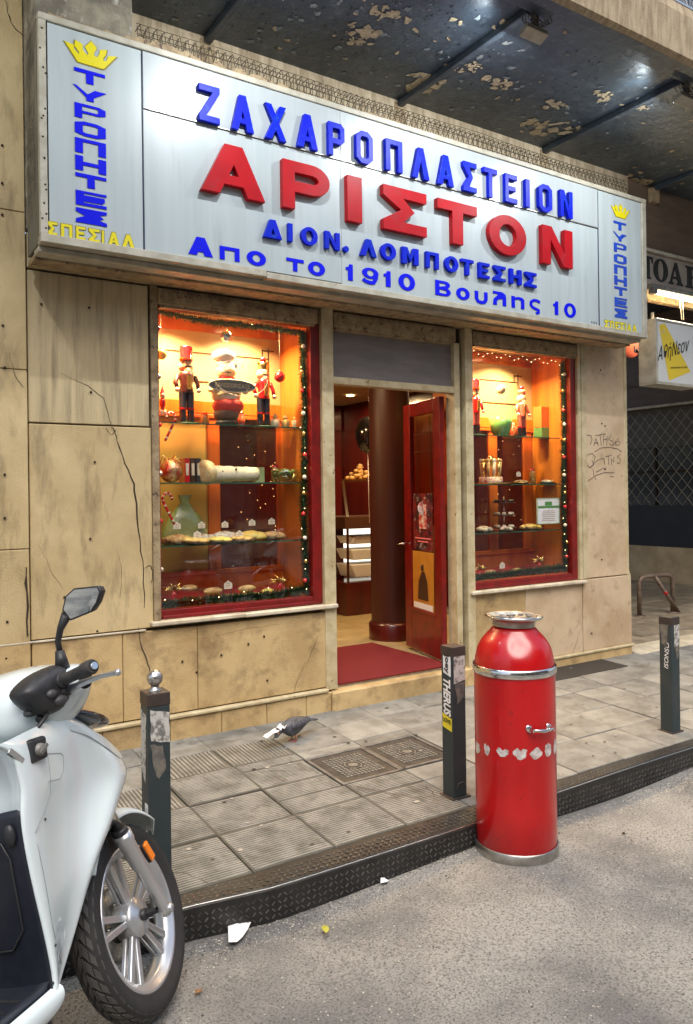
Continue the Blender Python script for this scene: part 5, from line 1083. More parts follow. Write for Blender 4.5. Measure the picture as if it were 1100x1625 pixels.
def ondraw(pts, nm, m_, r, par=shield, lift=.003):
    P = [hit(*p, lift) for p in pts]; P = [p for p in P if p]
    if len(P) > 2: MB().tube(P, r, 6).build(nm, m_, par)
LINE = mat('panel_gap', (.25, .28, .29), rough=.6)
def dense(pts, n=5):
    out = []
    for a, c in zip(pts, pts[1:]): out += [(a[0]+(c[0]-a[0])*k/n, a[1]+(c[1]-a[1])*k/n) for k in range(n)]
    return out+[pts[-1]]
ondraw(dense([(72, 1196), (96, 1195), (101, 1200), (101, 1222), (96, 1236), (78, 1240)]), 'panel_gap', LINE, .0008)
ondraw(dense([(72, 1180), (76, 1200), (80, 1230), (80, 1260), (70, 1290), (56, 1322)]), 'panel_gap', LINE, .0008)
# headlamp lens along the upper ridge
up = [(112, 1150), (130, 1151), (148, 1158), (166, 1170), (182, 1184), (195, 1200)]; lo_ = [(112, 1160), (130, 1163), (146, 1170), (162, 1181), (178, 1193), (192, 1204)]
rows_ = []
for u_, l_ in zip(up, lo_):
    r_ = [hit(u_[0]+(l_[0]-u_[0])*q, u_[1]+(l_[1]-u_[1])*q, .005) for q in (0, .33, .66, 1)]
    if all(r_): rows_.append(r_)
if len(rows_) > 1: MB().grid(rows_).build('indicator_lens', LENS, shield, sub=1)
# rear face of the leg shield
def inner(k0, k1, nm, m_, dx, wsc=1.0, dep=.05):
    b = MB(); rows_ = []
    for k in range(k0, k1+1):
        c = RI[k]; rows_.append([V((c.x+dx+dep*(1-abs(q)**3), q*.186*wsc, c.z)) for q in lin(-1, 1, 10)])
    b.grid(rows_); return bld(b, nm, m_, sub=1)
inner(0, 6, 'inner_cover', WSC, .004)
b = MB(); rows_ = []
for k in range(5, 14):
    c = RI[k]; tp = min(1, (k-4.6)/2.2)
    wv = .19*(.55+.45*tp); rows_.append([V((c.x-.004-.014*(1-abs(q)**2)*1.0, q*.197 if k > 5 else q*.197, c.z+(-.02*(1-abs(q)) if k == 5 else 0))) for q in lin(-1, 1, 12)])
b.grid(rows_); ins = bld(b, 'inner_leg_panel', DLEG, sub=1, solid=.01)
b = MB(); c5, c9 = RI[7], RI[10]
b.tube([V((c5.x-.022, -.05, c5.z+.03)), V((c5.x-.020, -.13, c5.z+.02)), V((c5.x-.018, -.15, c5.z-.02)), V((c9.x-.018, -.14, c9.z-.0)), V((c9.x-.022, -.10, c9.z-.05)), V((c9.x-.024, 0, c9.z-.06))], .003, 6); bld(b, 'glovebox_outline', BPL, ins)
bld(MB().ell((RI[6].x-.02, -.165, RI[6].z-.02), (.012, .016, .03), 12), 'bag_hook', BPL, ins)
# ignition lock and badge on the right inner edge
g_ = SB(58, 1190, -.19); bld(MB().hexa([g_+V((-.036, -.012, -.030)), g_+V((.030, -.010, -.030)), g_+V((.030, .01, -.030)), g_+V((-.036, .01, -.030)), g_+V((-.028, -.012, .034)), g_+V((.034, -.010, .030)), g_+V((.034, .01, .030)), g_+V((-.028, .01, .034))]), 'ignition_recess', BPL, bevel=.008); bld(MB().lathe([(0, -.022), (.016, -.022), (.018, -.01), (.018, .0)], g_, (0, 1, 0), 16).bar(g_+V((-.014, -.026, -.008)), g_+V((.014, -.026, .01)), .008), 'ignition_lock', DSTEEL)
g_ = SB(23, 1198, -.195); bld(MB().bar(g_+V((-.02, -.002, .018)), g_+V((.02, -.002, -.024)), .012, .016), 'badge', CHROME, bevel=.002)
for px_, py_ in ((84, 1560), (88, 1500), (72, 1300)):
    p_ = hit(px_, py_, .001)
    if p_: MB().ell(p_, .004, 8).build('screw', BPL, shield)
ondraw(dense([(60, 1340), (72, 1400), (84, 1470), (98, 1530)]), 'panel_gap', LINE, .0007)
# dark screen on top of the nose
g0 = SB(112, 1143, 0)
bld(MB().ell(g0+V((.0, 0, .004)), (.14, .11, .028), 20, rot=Matrix.Rotation(radians(24), 3, 'Y')), 'nose_screen', mat('smoked_screen', (.02, .022, .025), rough=.12, coat=1))
# handlebar cover: lofted sections across the bike
secs = [(.215, -.265, 1.13, .03, .028), (.19, -.265, 1.125, .055, .05), (.15, -.268, 1.105, .095, .075), (.09, -.275, 1.085, .13, .10), (0, -.28, 1.075, .15, .118), (-.09, -.275, 1.085, .13, .10), (-.15, -.268, 1.105, .095, .075), (-.19, -.265, 1.125, .055, .05), (-.215, -.265, 1.13, .03, .028)]
b = MB(); b.grid([[V((cx+rx_*(abs(cos(q))**.8*(1 if cos(q) > 0 else -1))*(1.0), yl, cz+rz_*(abs(sin(q))**.85*(1 if sin(q) > 0 else -1))-.22*rx_*cos(q)*-1*.3)) for q in [2*pi*k/20 for k in range(20)]] for yl, cx, cz, rx_, rz_ in secs], closed=True)
bld(b, 'handlebar_cover', WSC, sub=2)
tops = SB(92, 1047, -.02); 
OU = [SB(px, py, -.15) for px, py in ((28, 1102), (38, 1088), (52, 1074), (72, 1061), (90, 1054), (103, 1051), (108, 1064), (121, 1084), (119, 1102), (102, 1122), (78, 1138), (64, 1134), (50, 1126), (38, 1114))]
oc = sum(OU, V())/len(OU); b = MB()
b.grid([[V((oc.x+(p.x-oc.x)*k_, yl, oc.z+(p.z-oc.z)*k_)) for p in OU] for k_, yl in ((.9, -.10), (1.0, -.125), (1.0, -.150), (.93, -.172), (.6, -.186), (.2, -.190), (.01, -.190))], closed=True); bld(b, 'switch_housing', BPL, sub=1)
bld(MB().ell((oc.x-.03, -.188, oc.z-.01), (.02, .012, .012), 10).ell((oc.x+.005, -.186, oc.z-.035), (.03, .014, .014), 10), 'throttle_switches', mat('grey_button', (.06, .06, .065), rough=.5)); bld(MB().tube([SB(66, 1138, -.13), SB(62, 1144, -.13)], .012, 8), 'cable_guide', BPL)
bld(MB().ell((-.335, .125, 1.098), (.085, .085, .072), 20), 'switch_housing', BPL)
bld(MB().ell((-.40, -.12, 1.075), (.02, .018, .012), 10), 'starter_button', mat('grey_button', (.12, .12, .13), rough=.5)); bld(MB().box(-.41, -.385, -.10, -.07, 1.115, 1.13), 'switch', mat('grey_button', (.12, .12, .13), rough=.5), bevel=.003)
bld(MB().tube([SB(-20, 1190, -.10), SB(5, 1187, -.11), SB(40, 1173, -.13), SB(62, 1152, -.15), SB(76, 1133, -.165)], .006, 8), 'cover_gap', BPL)
for s_ in (-1, 1):
    f = lambda p: L2W(V((p[0], p[1]*-s_, p[2])))
    g0, g1 = SB(98, 1080, -.19), SB(148, 1057, -.345); d_ = (g1-g0)
    bld(MB().tube([g0-d_*.3, g0, g0+d_*.1], [.024, .024, .02], 16), 'grip_collar', BPL, fn=f); bld(MB().tube([g0+d_*q for q in (0, .1, .5, .68, .72, .96, 1.0)], [.016, .017, .017, .017, .0205, .0215, .018], 18), 'grip', RUB, fn=f)
    bld(MB().tube([g1, g1+d_*.05], [.012, .010], 12), 'bar_end', CHROME, fn=f)
    l0, l1, l2, l3 = SB(112, 1094, -.20), SB(130, 1084, -.25), SB(160, 1073, -.32), SB(187, 1067, -.37)
    bld(MB().tube([l0, l1, l2, l3, l3+V((0, -.004, 0))], [.012, .010, .0075, .0075, .0095], 10).ell(l3, .0105, 10), 'brake_lever', ALU, fn=f); bld(MB().ell(l0+V((0, .02, 0)), (.03, .025, .02), 12), 'lever_mount', BPL, fn=f)
    # mirror
    m0 = SB(96, 1040, -.16); m1 = SX(92, 1018, m0.x+.0); m2 = SX(96, 998, m0.x); m3 = SX(106, 975, m0.x)
    bld(MB().tube([m0-V((0, 0, .04)), m0+V((0, 0, .015))], [.022, .013], 14).tube([m0, m1, m2, m3], [.009, .009, .010, .016], 12), 'mirror_stem', BPL, fn=f)
    xm = m0.x; outl = [(101, 968), (106, 946), (119, 934), (158, 930), (162, 938), (156, 956), (147, 970), (113, 984)]
    O_ = [SX(px, py, xm) for px, py in outl]; ctr = sum(O_, V())/len(O_)
    b = MB(); n = len(O_); rings = []
    for sc_, dx in ((.90, -.006), (1.0, -.008), (1.04, .0), (.95, .022), (.55, .036), (.02, .038)): rings.append([V((xm+dx, ctr.y+(p.y-ctr.y)*sc_, ctr.z+(p.z-ctr.z)*sc_)) for p in O_])
    b.grid(rings, closed=True); bld(b, 'mirror_housing', BPL, fn=f, bevel=.003)
    b = MB(); b.add([V((xm-.0065, ctr.y+(p.y-ctr.y)*.92, ctr.z+(p.z-ctr.z)*.92)) for p in O_], [list(range(n))]); o_ = bld(b, 'mirror_glass', MIRR, fn=f)
# floor, sills, tail, seat, rear wheel (mostly outside the picture)
zf = .40; xf = RI[12].x
b = MB(); b.grid([[V((x, q*.185, zf-.008*(1-abs(q))+(.03 if t_ == 0 else 0))) for q in lin(-1, 1, 8)] for t_, x in enumerate((xf+.02, xf-.03, xf-.2, xf-.42))]); flr = bld(b, 'floorboard', DLEG, solid=.012)
b = MB()
for k in range(7): b.bar((xf-.08-.045*k, -.15, zf+.003), (xf-.08-.045*k, .15, zf+.003), .012, .006)
bld(b, 'floor_ribs', BPL, flr)
for s_ in (-1, 1):
    secs = [(xf+.012, .40, .345), (xf+.0, .40, .33), (xf-.05, .398, .325), (xf-.25, .395, .32), (xf-.45, .42, .33)]
    b = MB(); b.grid([[V((x, s_*.188, zt_)), V((x, s_*.206, zt_-.004)), V((x, s_*.210, (zt_+zb_)/2)), V((x, s_*.195, zb_)), V((x, s_*.15, zb_-.012)), V((x, s_*.05, zb_-.015))] for x, zt_, zb_ in secs]); bld(b, 'side_sill', WSC, sub=1)
b = MB(); b.grid([[V((x, w_*cos(q), z+h_*sin(q))) for q in [2*pi*k/16 for k in range(16)]] for x, w_, z, h_ in [(xf-.40, .10, .50, .16), (xf-.45, .17, .53, .20), (xf-.75, .19, .58, .19), (xf-1.1, .15, .68, .14), (xf-1.3, .05, .74, .06)]], closed=True); bld(b, 'tail_body', WSC, sub=1)
b = MB(); b.grid([[V((x, w_*cos(q), z+h_*sin(q))) for q in [2*pi*k/16 for k in range(16)]] for x, w_, z, h_ in [(xf-.40, .04, .74, .03), (xf-.44, .13, .75, .05), (xf-.75, .15, .77, .055), (xf-1.1, .14, .82, .055), (xf-1.22, .05, .82, .04)]], closed=True); bld(b, 'seat', BPL, sub=1)
rwc = V((-1.34, 0, .30))
rwh = bld(MB().lathe([(.215, -.05), (.25, -.055), (.285, -.05), (.30, 0), (.285, .05), (.25, .055), (.215, .05), (.215, -.05)], rwc, (0, 1, 0), 48), 'rear_wheel', RUB); bld(MB().lathe([(.222, -.04), (.19, -.02), (.06, -.03), (0, -.04)], rwc, (0, 1, 0), 36), 'rear_rim', ALU, rwh); bld(MB().lathe([(.222, .04), (.19, .02), (.06, .03), (0, .04)], rwc, (0, 1, 0), 36), 'rear_rim', ALU, rwh)
bld(MB().ell((-1.2, .12, .36), (.28, .07, .10), 14), 'engine_case', DSTEEL); bld(MB().tube([(-.9, -.13, .3), (-1.2, -.15, .33), (-1.6, -.16, .42)], [.02, .05, .06], 14), 'exhaust', STEEL); bld(MB().tube([(-.95, .1, .3), (-.9, .22, .02+.03)], .012, 8), 'side_stand', BPL)
bld(MB().box(xf-.45, xf+.05, -.12, .12, .22, .33), 'frame_underside', BPL, bevel=.02)
bld(MB().tube([V((-.02, 0, .60)), V((-.22, 0, 1.0))], .03, 12), 'steering_head', BPL)
#@@OPP
# ------------------------------------------------------------------ other side of the street (seen only as reflection and shade)
opp = thing('opposite_building', (3, -9, 0), 'pale plaster building standing across the narrow street behind the camera', 'building')
OPM = mat('opposite_plaster', (.36, .31, .24), (.26, .22, .17), 3, .8)
box('facade_wall', OPM, opp, -14, 22, -9.5, -9.0, 0, 9, 0)
for k in range(11):
    for zz in (.3, 3.6, 6.6):
        x_ = -12+3*k; f_ = box('window_frame', DSTEEL, opp, x_, x_+1.7, -9.02, -8.97, zz+.2, zz+2.2); box('window_glass', DKG, f_, x_+.06, x_+1.64, -8.975, -8.96, zz+.26, zz+2.14, 0)
MB().box(-14, 22, -9, -7.2, -.05, .10).build('opposite_pavement', SLABS[0], kind='structure')
# ------------------------------------------------------------------ window contents
YI = 4.87
def zy(px, py, Y=YI): return atY(px, py, Y).z
def shelf(px0, px1, py, x0, x1, lab):
    z = zy((px0+px1)/2, py, 4.74)
    o = thing('glass_shelf', ((x0+x1)/2, 4.9, z-.008), lab, 'shelf', 'glass shelves of the shop windows')
    MB().box(x0, x1, 4.74, 5.04, z-.008, z).build('shelf_pane', SHELFG, o); MB().box(x0, x1, 4.737, 4.740, z-.008, z).build('shelf_edge', SHELFE, o)
    return z
L1 = shelf(256, 492, 674, X0, X1, 'top glass shelf of the left window carrying the nutcrackers'); L2 = shelf(256, 492, 765.5, X0, X1, 'middle glass shelf of the left window carrying the rolled cake'); L3 = shelf(256, 455, 862, X0, X1-.02, 'bottom glass shelf of the left window carrying plates of pastries')
R1 = shelf(751, 893, 692, 4.18, 5.32, 'top glass shelf of the right window carrying the green bowl'); R2 = shelf(751, 893, 768, 4.18, 5.32, 'middle glass shelf of the right window carrying tall biscuits'); R3 = shelf(751, 893, 843, 4.18, 5.32, 'bottom glass shelf of the right window carrying croissants')
def nutcracker(px, ytop, z0, lab, coat_, hat, legs, crownhat=False):
    x = Xat(px, z0+.2, YI); h = zy(px, ytop)-z0; t_ = thing('nutcracker', (x, YI, z0), lab, 'figurine', 'wooden nutcracker figures in the shop windows')
    def e(nm, m_, c, r, **k): return MB().ell((x+c[0]*h, YI+c[1]*h, z0+c[2]*h), tuple(q*h for q in r), 14).build(nm, m_, t_)
    def cyl(nm, m_, c, prof, ax=(0, 0, 1)): return MB().lathe([(r*h, q*h) for r, q in prof], (x+c[0]*h, YI+c[1]*h, z0+c[2]*h), ax, 16).build(nm, m_, t_)
    cyl('base', GREENG, (0, 0, 0), [(0, 0), (.16, 0), (.16, .02), (0, .02)])
    for s_ in (-1, 1):
        cyl('boot', mat('black_gloss', (.015, .015, .02), rough=.15, coat=1), (s_*.055, 0, .02), [(.045, 0), (.05, .02), (.045, .05), (.042, .17), (.048, .18)]); cyl('leg', legs, (s_*.05, 0, .2), [(.048, 0), (.046, .05), (.05, .22)]); cyl('knee_band', REDS, (s_*.052, 0, .19), [(.05, 0), (.05, .025)])
        MB().tube([(x+s_*.11*h, YI, z0+.63*h), (x+s_*.15*h, YI-.01*h, z0+.53*h), (x+s_*.14*h, YI-.05*h, z0+.46*h)], [.03*h, .03*h, .025*h], 8).build('arm', coat_, t_); e('hand', CREAMW, (s_*.145, -.06, .435), (.032, .032, .032))
    cyl('torso', coat_, (0, 0, .40), [(.085, 0), (.09, .04), (.075, .10), (.10, .22), (.09, .27), (.03, .28)]); MB().box(x-.03*h, x+.03*h, YI-.105*h, YI-.08*h, z0+.44*h, z0+.62*h).build('waistcoat', GOLD, t_, bevel=.004)
    cyl('head', SKIN, (0, 0, .68), [(.03, 0), (.07, .01), (.075, .06), (.07, .13), (.05, .14)]); e('beard', CREAMW, (0, -.065, .68), (.045, .025, .05)); MB().bar((x-.05*h, YI-.078*h, z0+.735*h), (x+.05*h, YI-.078*h, z0+.735*h), .014*h).build('moustache', BLACKP, t_)
    for s_ in (-1, 1): e('eye', BLACKP, (s_*.028, -.074, .78), (.009, .006, .012)); e('hair', CREAMW, (s_*.07, .01, .74), (.025, .04, .06))
    if crownhat: cyl('hat', hat, (0, 0, .81), [(.07, 0), (.075, .05), (.085, .10), (.06, .10), (.02, .11)]); e('hat_ball', REDS, (0, 0, .95), (.05, .05, .05))
    else: cyl('hat', hat, (0, 0, .81), [(.085, 0), (.088, .02), (.078, .03), (.085, .17), (.08, .19), (0, .19)]); cyl('hat_band', GOLD, (0, 0, .825), [(.09, 0), (.09, .02)])
    return t_
nutcracker(296, 550, L1, 'nutcracker soldier with tall red hat standing left on the top shelf of the left window', mat('dark_maroon', (.06, .01, .01), rough=.4), REDS, DBLUE)
nutcracker(418, 566, L1, 'nutcracker with crown and red coat right of the chef figurine', REDS, GOLD, DBLUE, True)
nutcracker(828, 612, R1, 'pinkish red nutcracker behind the green bowl in the right window', mat('coral', (.6, .12, .08), rough=.3), mat('coral', (.6, .12, .08)), mat('coral', (.6, .12, .08)), True)
nutcracker(754, 602, R1, 'red nutcracker at the door side edge of the right window', REDS, REDS, mat('coral', (.6, .12, .08)))
# chef figurine with tray
x = Xat(359, L1+.2, YI); h = zy(359, 553)-L1; ch = thing('chef_figurine', (x, YI, L1), 'plump chef figurine with white hat holding an oval tray', 'figurine')
for nm, m_, c, r in (('feet', BLACKP, (0, -.02, .04), (.16, .12, .05)), ('trousers', mat('brown_trousers', (.10, .05, .03), rough=.6), (0, 0, .16), (.17, .15, .12)), ('apron', mat('red_apron', (.5, .03, .02), rough=.5), (.02, -.01, .26), (.21, .17, .13)), ('jacket', CREAMW, (0, 0, .44), (.20, .17, .20)), ('scarf', REDS, (0, -.01, .61), (.12, .11, .035)), ('head', SKIN, (0, -.01, .71), (.13, .125, .12)), ('nose', SKIN, (-.02, -.12, .71), (.03, .03, .025)), ('moustache', BLACKP, (-.01, -.11, .675), (.05, .02, .012)), ('hat_band', WHITEP, (-.01, 0, .81), (.105, .105, .055)), ('hat', WHITEP, (-.03, 0, .90), (.155, .14, .085)), ('cheek', SKIN, (-.06, -.07, .69), (.05, .05, .04)), ('fringe', BROWNP, (0, .02, .77), (.12, .11, .04))):
    MB().ell((x+c[0]*h, YI+c[1]*h, L1+c[2]*h), tuple(q*h for q in r), 16).build(nm, m_, ch)
for s_ in (-1, 1): MB().tube([(x+s_*.17*h, YI, L1+.55*h), (x+s_*.24*h, YI-.08*h, L1+.45*h), (x+s_*.18*h, YI-.17*h, L1+.44*h)], .045*h, 8).build('arm', CREAMW, ch)
xa, xc = Xat(330, 2.3, YI-.08), Xat(404, 2.3, YI-.08); zc_ = zy(367, 613, YI-.08)
MB().lathe([(0, 0), (.9, 0), (1, .012), (1, .02), (.9, .02)], ((xa+xc)/2, YI-.09, zc_), (0, -1, 0), 30).build('x', GOLD).name
bpy.data.objects.remove(bpy.data.objects['x'])
b = MB(); cx = (xa+xc)/2; rw = (xc-xa)/2; rh = .042
b.poly([[(cx+rw*cos(q), zc_+rh*sin(q)) for q in [2*pi*k/28 for k in range(28)]]], lambda u, v, d: V((u, YI-.085-.014*d, v)), .01); tr = fixn(b.build('tray', mat('dark_tray', (.12, .13, .12), rough=.3), ch))
b = MB(); b.tube([(cx+rw*cos(q), YI-.10, zc_+rh*sin(q)) for q in [2*pi*k/28 for k in range(29)]], .004, 6); b.build('tray_rim', CREAMW, ch)
textobj('ΚΑΛΩΣΟΡΙΣΑΤΕ', V((cx-rw*.75, YI-.10, zc_-.012)), V((cx+rw*.75, YI-.10, zc_-.012)), V((0, 0, .028)), NEG, CREAMW, ch)
# oval shop logo on the glass
lx, lz, gw, gh = (Xat(340, 2.3, 4.636)+Xat(425, 2.3, 4.636))/2, zy(382, 600, 4.636), (Xat(425, 2.3, 4.636)-Xat(340, 2.3, 4.636))/2, .12
def logo(lx, lz, gw, gh, lab):
    lg = thing('window_lettering', (lx, 4.635, lz), lab, 'lettering')
    m_ = mat('pale_decal', (.62, .55, .42), rough=.6)
    b = MB(); b.tube([(lx+gw*cos(q), 4.634, lz+gh*sin(q)) for q in [2*pi*k/36 for k in range(37)]], .0018, 4); b.build('oval_outline', m_, lg)
    for k, c_ in enumerate('ARISTON'):
        a_ = radians(150-k*20); p = V((lx+gw*.72*cos(a_), 4.635, lz+gh*.62*sin(a_)-.01)); textobj(c_, p, p+V((.018, 0, -.003+(.003 if k < 3 else 0))), V((0, 0, .028)), NEG, m_, lg, nm='letter')
logo(lx, lz, gw, gh, 'pale oval shop lettering on the glass in front of the chef figurine')
def hang(px, py, r, m_, lab, Y=4.8, top=2.93, grp='hanging baubles in the shop windows', nm='bauble', facets=False):
    p = atY(px, py, Y); t_ = thing(nm, p, lab, 'bauble', grp)
    o = MB().ell(p, r, 10 if facets else 18).build('ball', m_, t_)
    if facets:
        for q in o.data.polygons: q.use_smooth = False
    MB().lathe([(.006, r*.95), (.006, r*1.15), (0, r*1.15)], p, n=8).build('cap', GOLD, t_); MB().tube([p+V((0, 0, r*1.1)), V((p.x, p.y, top))], .0008, 4).build('thread', CREAMW, t_)
hang(359, 534, .040, CHROME, 'faceted silver mirror ball hanging above the chef figurine', facets=True)
hang(444, 598, .040, REDS, 'large plain red bauble hanging right of the crowned nutcracker')
hang(256, 562, .036, mat('olive_bauble', (.45, .42, .12), rough=.25, coat=1), 'olive green bauble hanging at the left edge of the left window')
hang(795, 618, .042, mat('cream_bauble', (.7, .58, .38), rough=.3), 'plain cream bauble hanging in the right window')
for k, (px, py, lab) in enumerate(((315, 507, 'leftmost small red bauble under the left top garland'), (345, 512, 'small greenish bauble just left of the silver mirror ball'), (397, 517, 'small gold bauble just right of the silver mirror ball'), (413, 520, 'second small red bauble under the left top garland'), (432, 524, 'small greenish bauble near the doorway end of the left top garland'), (444, 523, 'small gold bauble above the large plain red bauble'), (466, 526, 'rightmost small red bauble under the left top garland'))):
    hang(px, py, .018, [REDS, mat('silver_green', (.3, .35, .2), rough=.15, coat=1), GOLD][k % 3], lab, grp='small baubles under the left top garland', Y=4.70, top=2.87)
# pots, books, gift, roll cake
for px, m_, tp, lab in ((437, CREAMW, 'cone', 'small white pot first right of the crowned nutcracker'), (453, mat('ochre_pot', (.55, .38, .12), rough=.5), 'ball', 'small ochre pot with brown top between two white pots'), (470, CREAMW, 'stick', 'small white pot with a twig next to the right garland')):
    x = Xat(px, L1+.05, YI); t_ = thing('small_pot', (x, YI, L1), lab, 'pot'); MB().lathe([(.026, 0), (.03, .02), (.034, .055), (.03, .06), (0, .055)], (x, YI, L1), n=16).build('pot', m_, t_)
    MB().ell((x, YI, L1+.075), (.02, .02, .03 if tp == 'cone' else .02), 10).build('topping', BROWNP, t_)
    if tp == 'stick': MB().tube([(x, YI, L1+.07), (x+.03, YI, L1+.14)], .008, 6).build('twig', BROWNP, t_)
for k, (px, m_) in enumerate(((293, REDS), (302, CHOC), (311, mat('dark_box', (.04, .03, .03), rough=.4)))):
    x = Xat(px, L2+.1, YI+.05); o = MB().box(x-.017, x+.017, YI, YI+.12, L2, L2+.165).build('carton', m_, bevel=.002); tag(o, ['red narrow carton beside the wrapped gift', 'dark brown narrow carton between red and black ones', 'blackish narrow carton beside the rolled cake'][k], 'carton'); MB().box(x-.010, x+.010, YI-.002, YI-.0005, L2+.05, L2+.13).build('carton_label', CREAMW, o)
x = Xat(271, L2+.1, YI-.03); gf = thing('wrapped_gift', (x, YI-.03, L2), 'round gift in red and gold foil on the middle shelf', 'gift'); MB().ell((x, YI-.03, L2+.078), (.075, .07, .078), 18).build('gift_ball', mat('red_gold_foil', (.75, .5, .25), (.5, .02, .02), 22, .2, metal=.9, bump=.8, bscale=40), gf)
for q in range(8): MB().tube([(x, YI-.03, L2+.14), (x+.05*cos(q), YI-.03+.05*sin(q), L2+.17+.02*sin(q*3)), (x+.07*cos(q), YI-.03+.07*sin(q), L2+.12)], .004, 5).build('ribbon', GOLD, gf)
xa, xc = Xat(322, L2+.05, YI), Xat(408, L2+.05, YI); rk = thing('roll_cake', ((xa+xc)/2, YI, L2), 'long cream covered log cake lying on the middle shelf', 'cake')
b = MB(); X_ = lin(xa, xc, 14); b.lathe([(0, -.002)]+[(.062-.0012*k+random.uniform(-.003, .003), (x_-xa)) for k, x_ in enumerate(X_)]+[(0, xc-xa)], (xa, YI, L2+.06), (1, 0, 0), 20); b.build('log', CREAMW, rk)
p = V((xa+.01, YI-.02, L2+.068)); MB().lathe([(0, -.02), (.05, -.025), (.075, -.02), (.085, 0), (.08, .03), (.06, .05)], p, (1, .35, .12), 20).build('rolled_end', mat('cream_swirl', (.75, .62, .35), (.6, .4, .15), 25, .6, bump=.5), rk)
for q in ((.3, .045), (.55, .06)): MB().ell((xa+(xc-xa)*q[0], YI-.05, L2+q[1]+.03), (.008, .006, .010), 8).build('almond', CHOC, rk)
x = Xat(413, L2+.05, YI+.05); o = MB().box(x-.035, x+.035, YI+.05, YI+.1, L2, L2+.11).build('green_carton', mat('pale_green_carton', (.3, .4, .16), (.4, .45, .2), 30, .6), bevel=.002); tag(o, 'pale green carton behind the end of the log cake', 'carton')
def bowl(px, py0, py1, r, z0, lab, m_, fill=None, Y=YI):
    x = Xat(px, z0+.05, Y); h_ = zy(px, py0, Y)-z0; t_ = thing('glass_bowl', (x, Y, z0), lab, 'bowl'); MB().lathe([(r*.45, 0), (r*.6, .01), (r*.9, h_*.5), (r, h_), (r*.97, h_), (r*.85, h_*.5), (r*.5, .015), (0, .012)], (x, Y, z0), n=28).build('bowl', m_, t_)
    if fill:
        b = MB()
        for k in range(26): a_ = random.uniform(0, 6.28); q = r*.8*sqrt(random.random()); b.ell((x+q*cos(a_), Y+q*sin(a_), z0+h_*random.uniform(.55, 1.0)), (.018, .016, .012), 6)
        b.build('sweets', fill, t_, kind='stuff')
bowl(452, 745, 765, .095, L2, 'low glass bowl of wrapped sweets on the middle shelf', SHELFG, mat('olive_sweets', (.45, .38, .12), (.2, .25, .08), 60, .4))
bowl(795, 662, 690, .105, R1, 'large translucent green bowl on the top shelf of right window', GREENB)
x = Xat(866, R1+.1, YI); o = MB().box(x-.05, x+.06, YI, YI+.1, R1, R1+.10).build('green_gift_box', mat('green_box', (.08, .22, .07), rough=.3), bevel=.003); tag(o, 'green gift box on the top shelf near the right garland', 'box')
o = MB().box(x-.05, x+.06, YI+.002, YI+.102, R1+.101, R1+.29).build('orange_gift_box', mat('orange_card', (.6, .16, .03), rough=.4), bevel=.003); tag(o, 'orange box stacked on the green gift box', 'box')
# plates with pastries and price tags
def tagcard(px, py, Y, lab, w_=.05, h_=.045):
    p = atY(px, py, Y); t_ = thing('price_tag', p, lab, 'price tag', 'white scalloped price tags')
    pts = [(-.5, -.5), (.5, -.5), (.5, .15), (.35, .3), (.2, .32), (.1, .5), (-.1, .5), (-.2, .32), (-.35, .3), (-.5, .15)]
    b = MB(); b.poly([[(p.x+u*w_, p.z+v*h_) for u, v in pts]], lambda u, v, d: V((u, Y-.002*d, v)), .002); fixn(b.build('card', mat('tag_white', (.75, .68, .55), rough=.6), t_))
    MB().box(p.x-w_*.3, p.x+w_*.3, Y-.0032, Y-.0022, p.z-.004, p.z-.001).box(p.x-w_*.2, p.x+w_*.2, Y-.0032, Y-.0022, p.z+.008, p.z+.011).box(p.x-w_*.25, p.x+w_*.25, Y-.0032, Y-.0022, p.z-.016, p.z-.013).build('printed_lines', mat('tag_print', (.35, .2, .08), rough=.6), t_)
def plate(px, Y, z0, r, m_, lab, n=9, shape=(.022, .018, .014), dish=None):
    x = Xat(px, z0+.02, Y); t_ = thing('pastry_plate', (x, Y, z0), lab, 'plate of pastries'); MB().lathe([(0, .004), (r*.6, .004), (r, .012), (r*1.02, .015), (r*.6, 0), (0, 0)], (x, Y, z0), n=24).build('plate', dish or mat('dark_plate', (.05, .06, .04), rough=.2, coat=1), t_)
    for k in range(n):
        a_ = 2.4*k; q = r*.75*sqrt(k/n); MB().ell((x+q*cos(a_), Y+q*sin(a_)*.8, z0+.018+shape[2]*(1-k/n)*.9), shape, 10, rot=Matrix.Rotation(random.uniform(0, 3), 3, 'Z')).build('pastry', m_, t_)
LEMON = mat('yellow_cake', (.6, .42, .08), (.7, .55, .15), 20, .5, bump=.3); WHITES = mat('sugared_pastry', (.6, .55, .45), (.4, .25, .12), 30, .6, bump=.4)
spec_ = [(283, 4.85, BROWNP, 'plate of brown pastries at the left end of the bottom shelf', (.03, .022, .018)), (322, 4.93, WHITES, 'plate of sugared pastries behind the orange stile', (.026, .022, .016)), (357, 4.93, WHITES, 'plate of white topped pastries in the middle back of the shelf', (.03, .03, .02)), (400, 4.93, LEMON, 'plate of yellow cake slices on the bottom shelf', (.04, .03, .018)), (432, 4.93, BROWNP, 'plate of golden pastries at the right end of the bottom shelf', (.03, .022, .014)),
         (309, 4.78, BROWNP, 'front plate of thin brown biscuits near the wall side', (.036, .026, .010)), (347, 4.78, LEMON, 'front plate of flat yellow biscuits', (.034, .024, .010)), (381, 4.78, BROWNP, 'front plate of flat brown biscuits right of the yellow ones', (.034, .022, .010))]
for px, Y, m_, lab, shp in spec_: plate(px, Y, L3, .11 if Y > 4.8 else .10, m_, lab, 12, tuple(q*1.5 for q in shp))
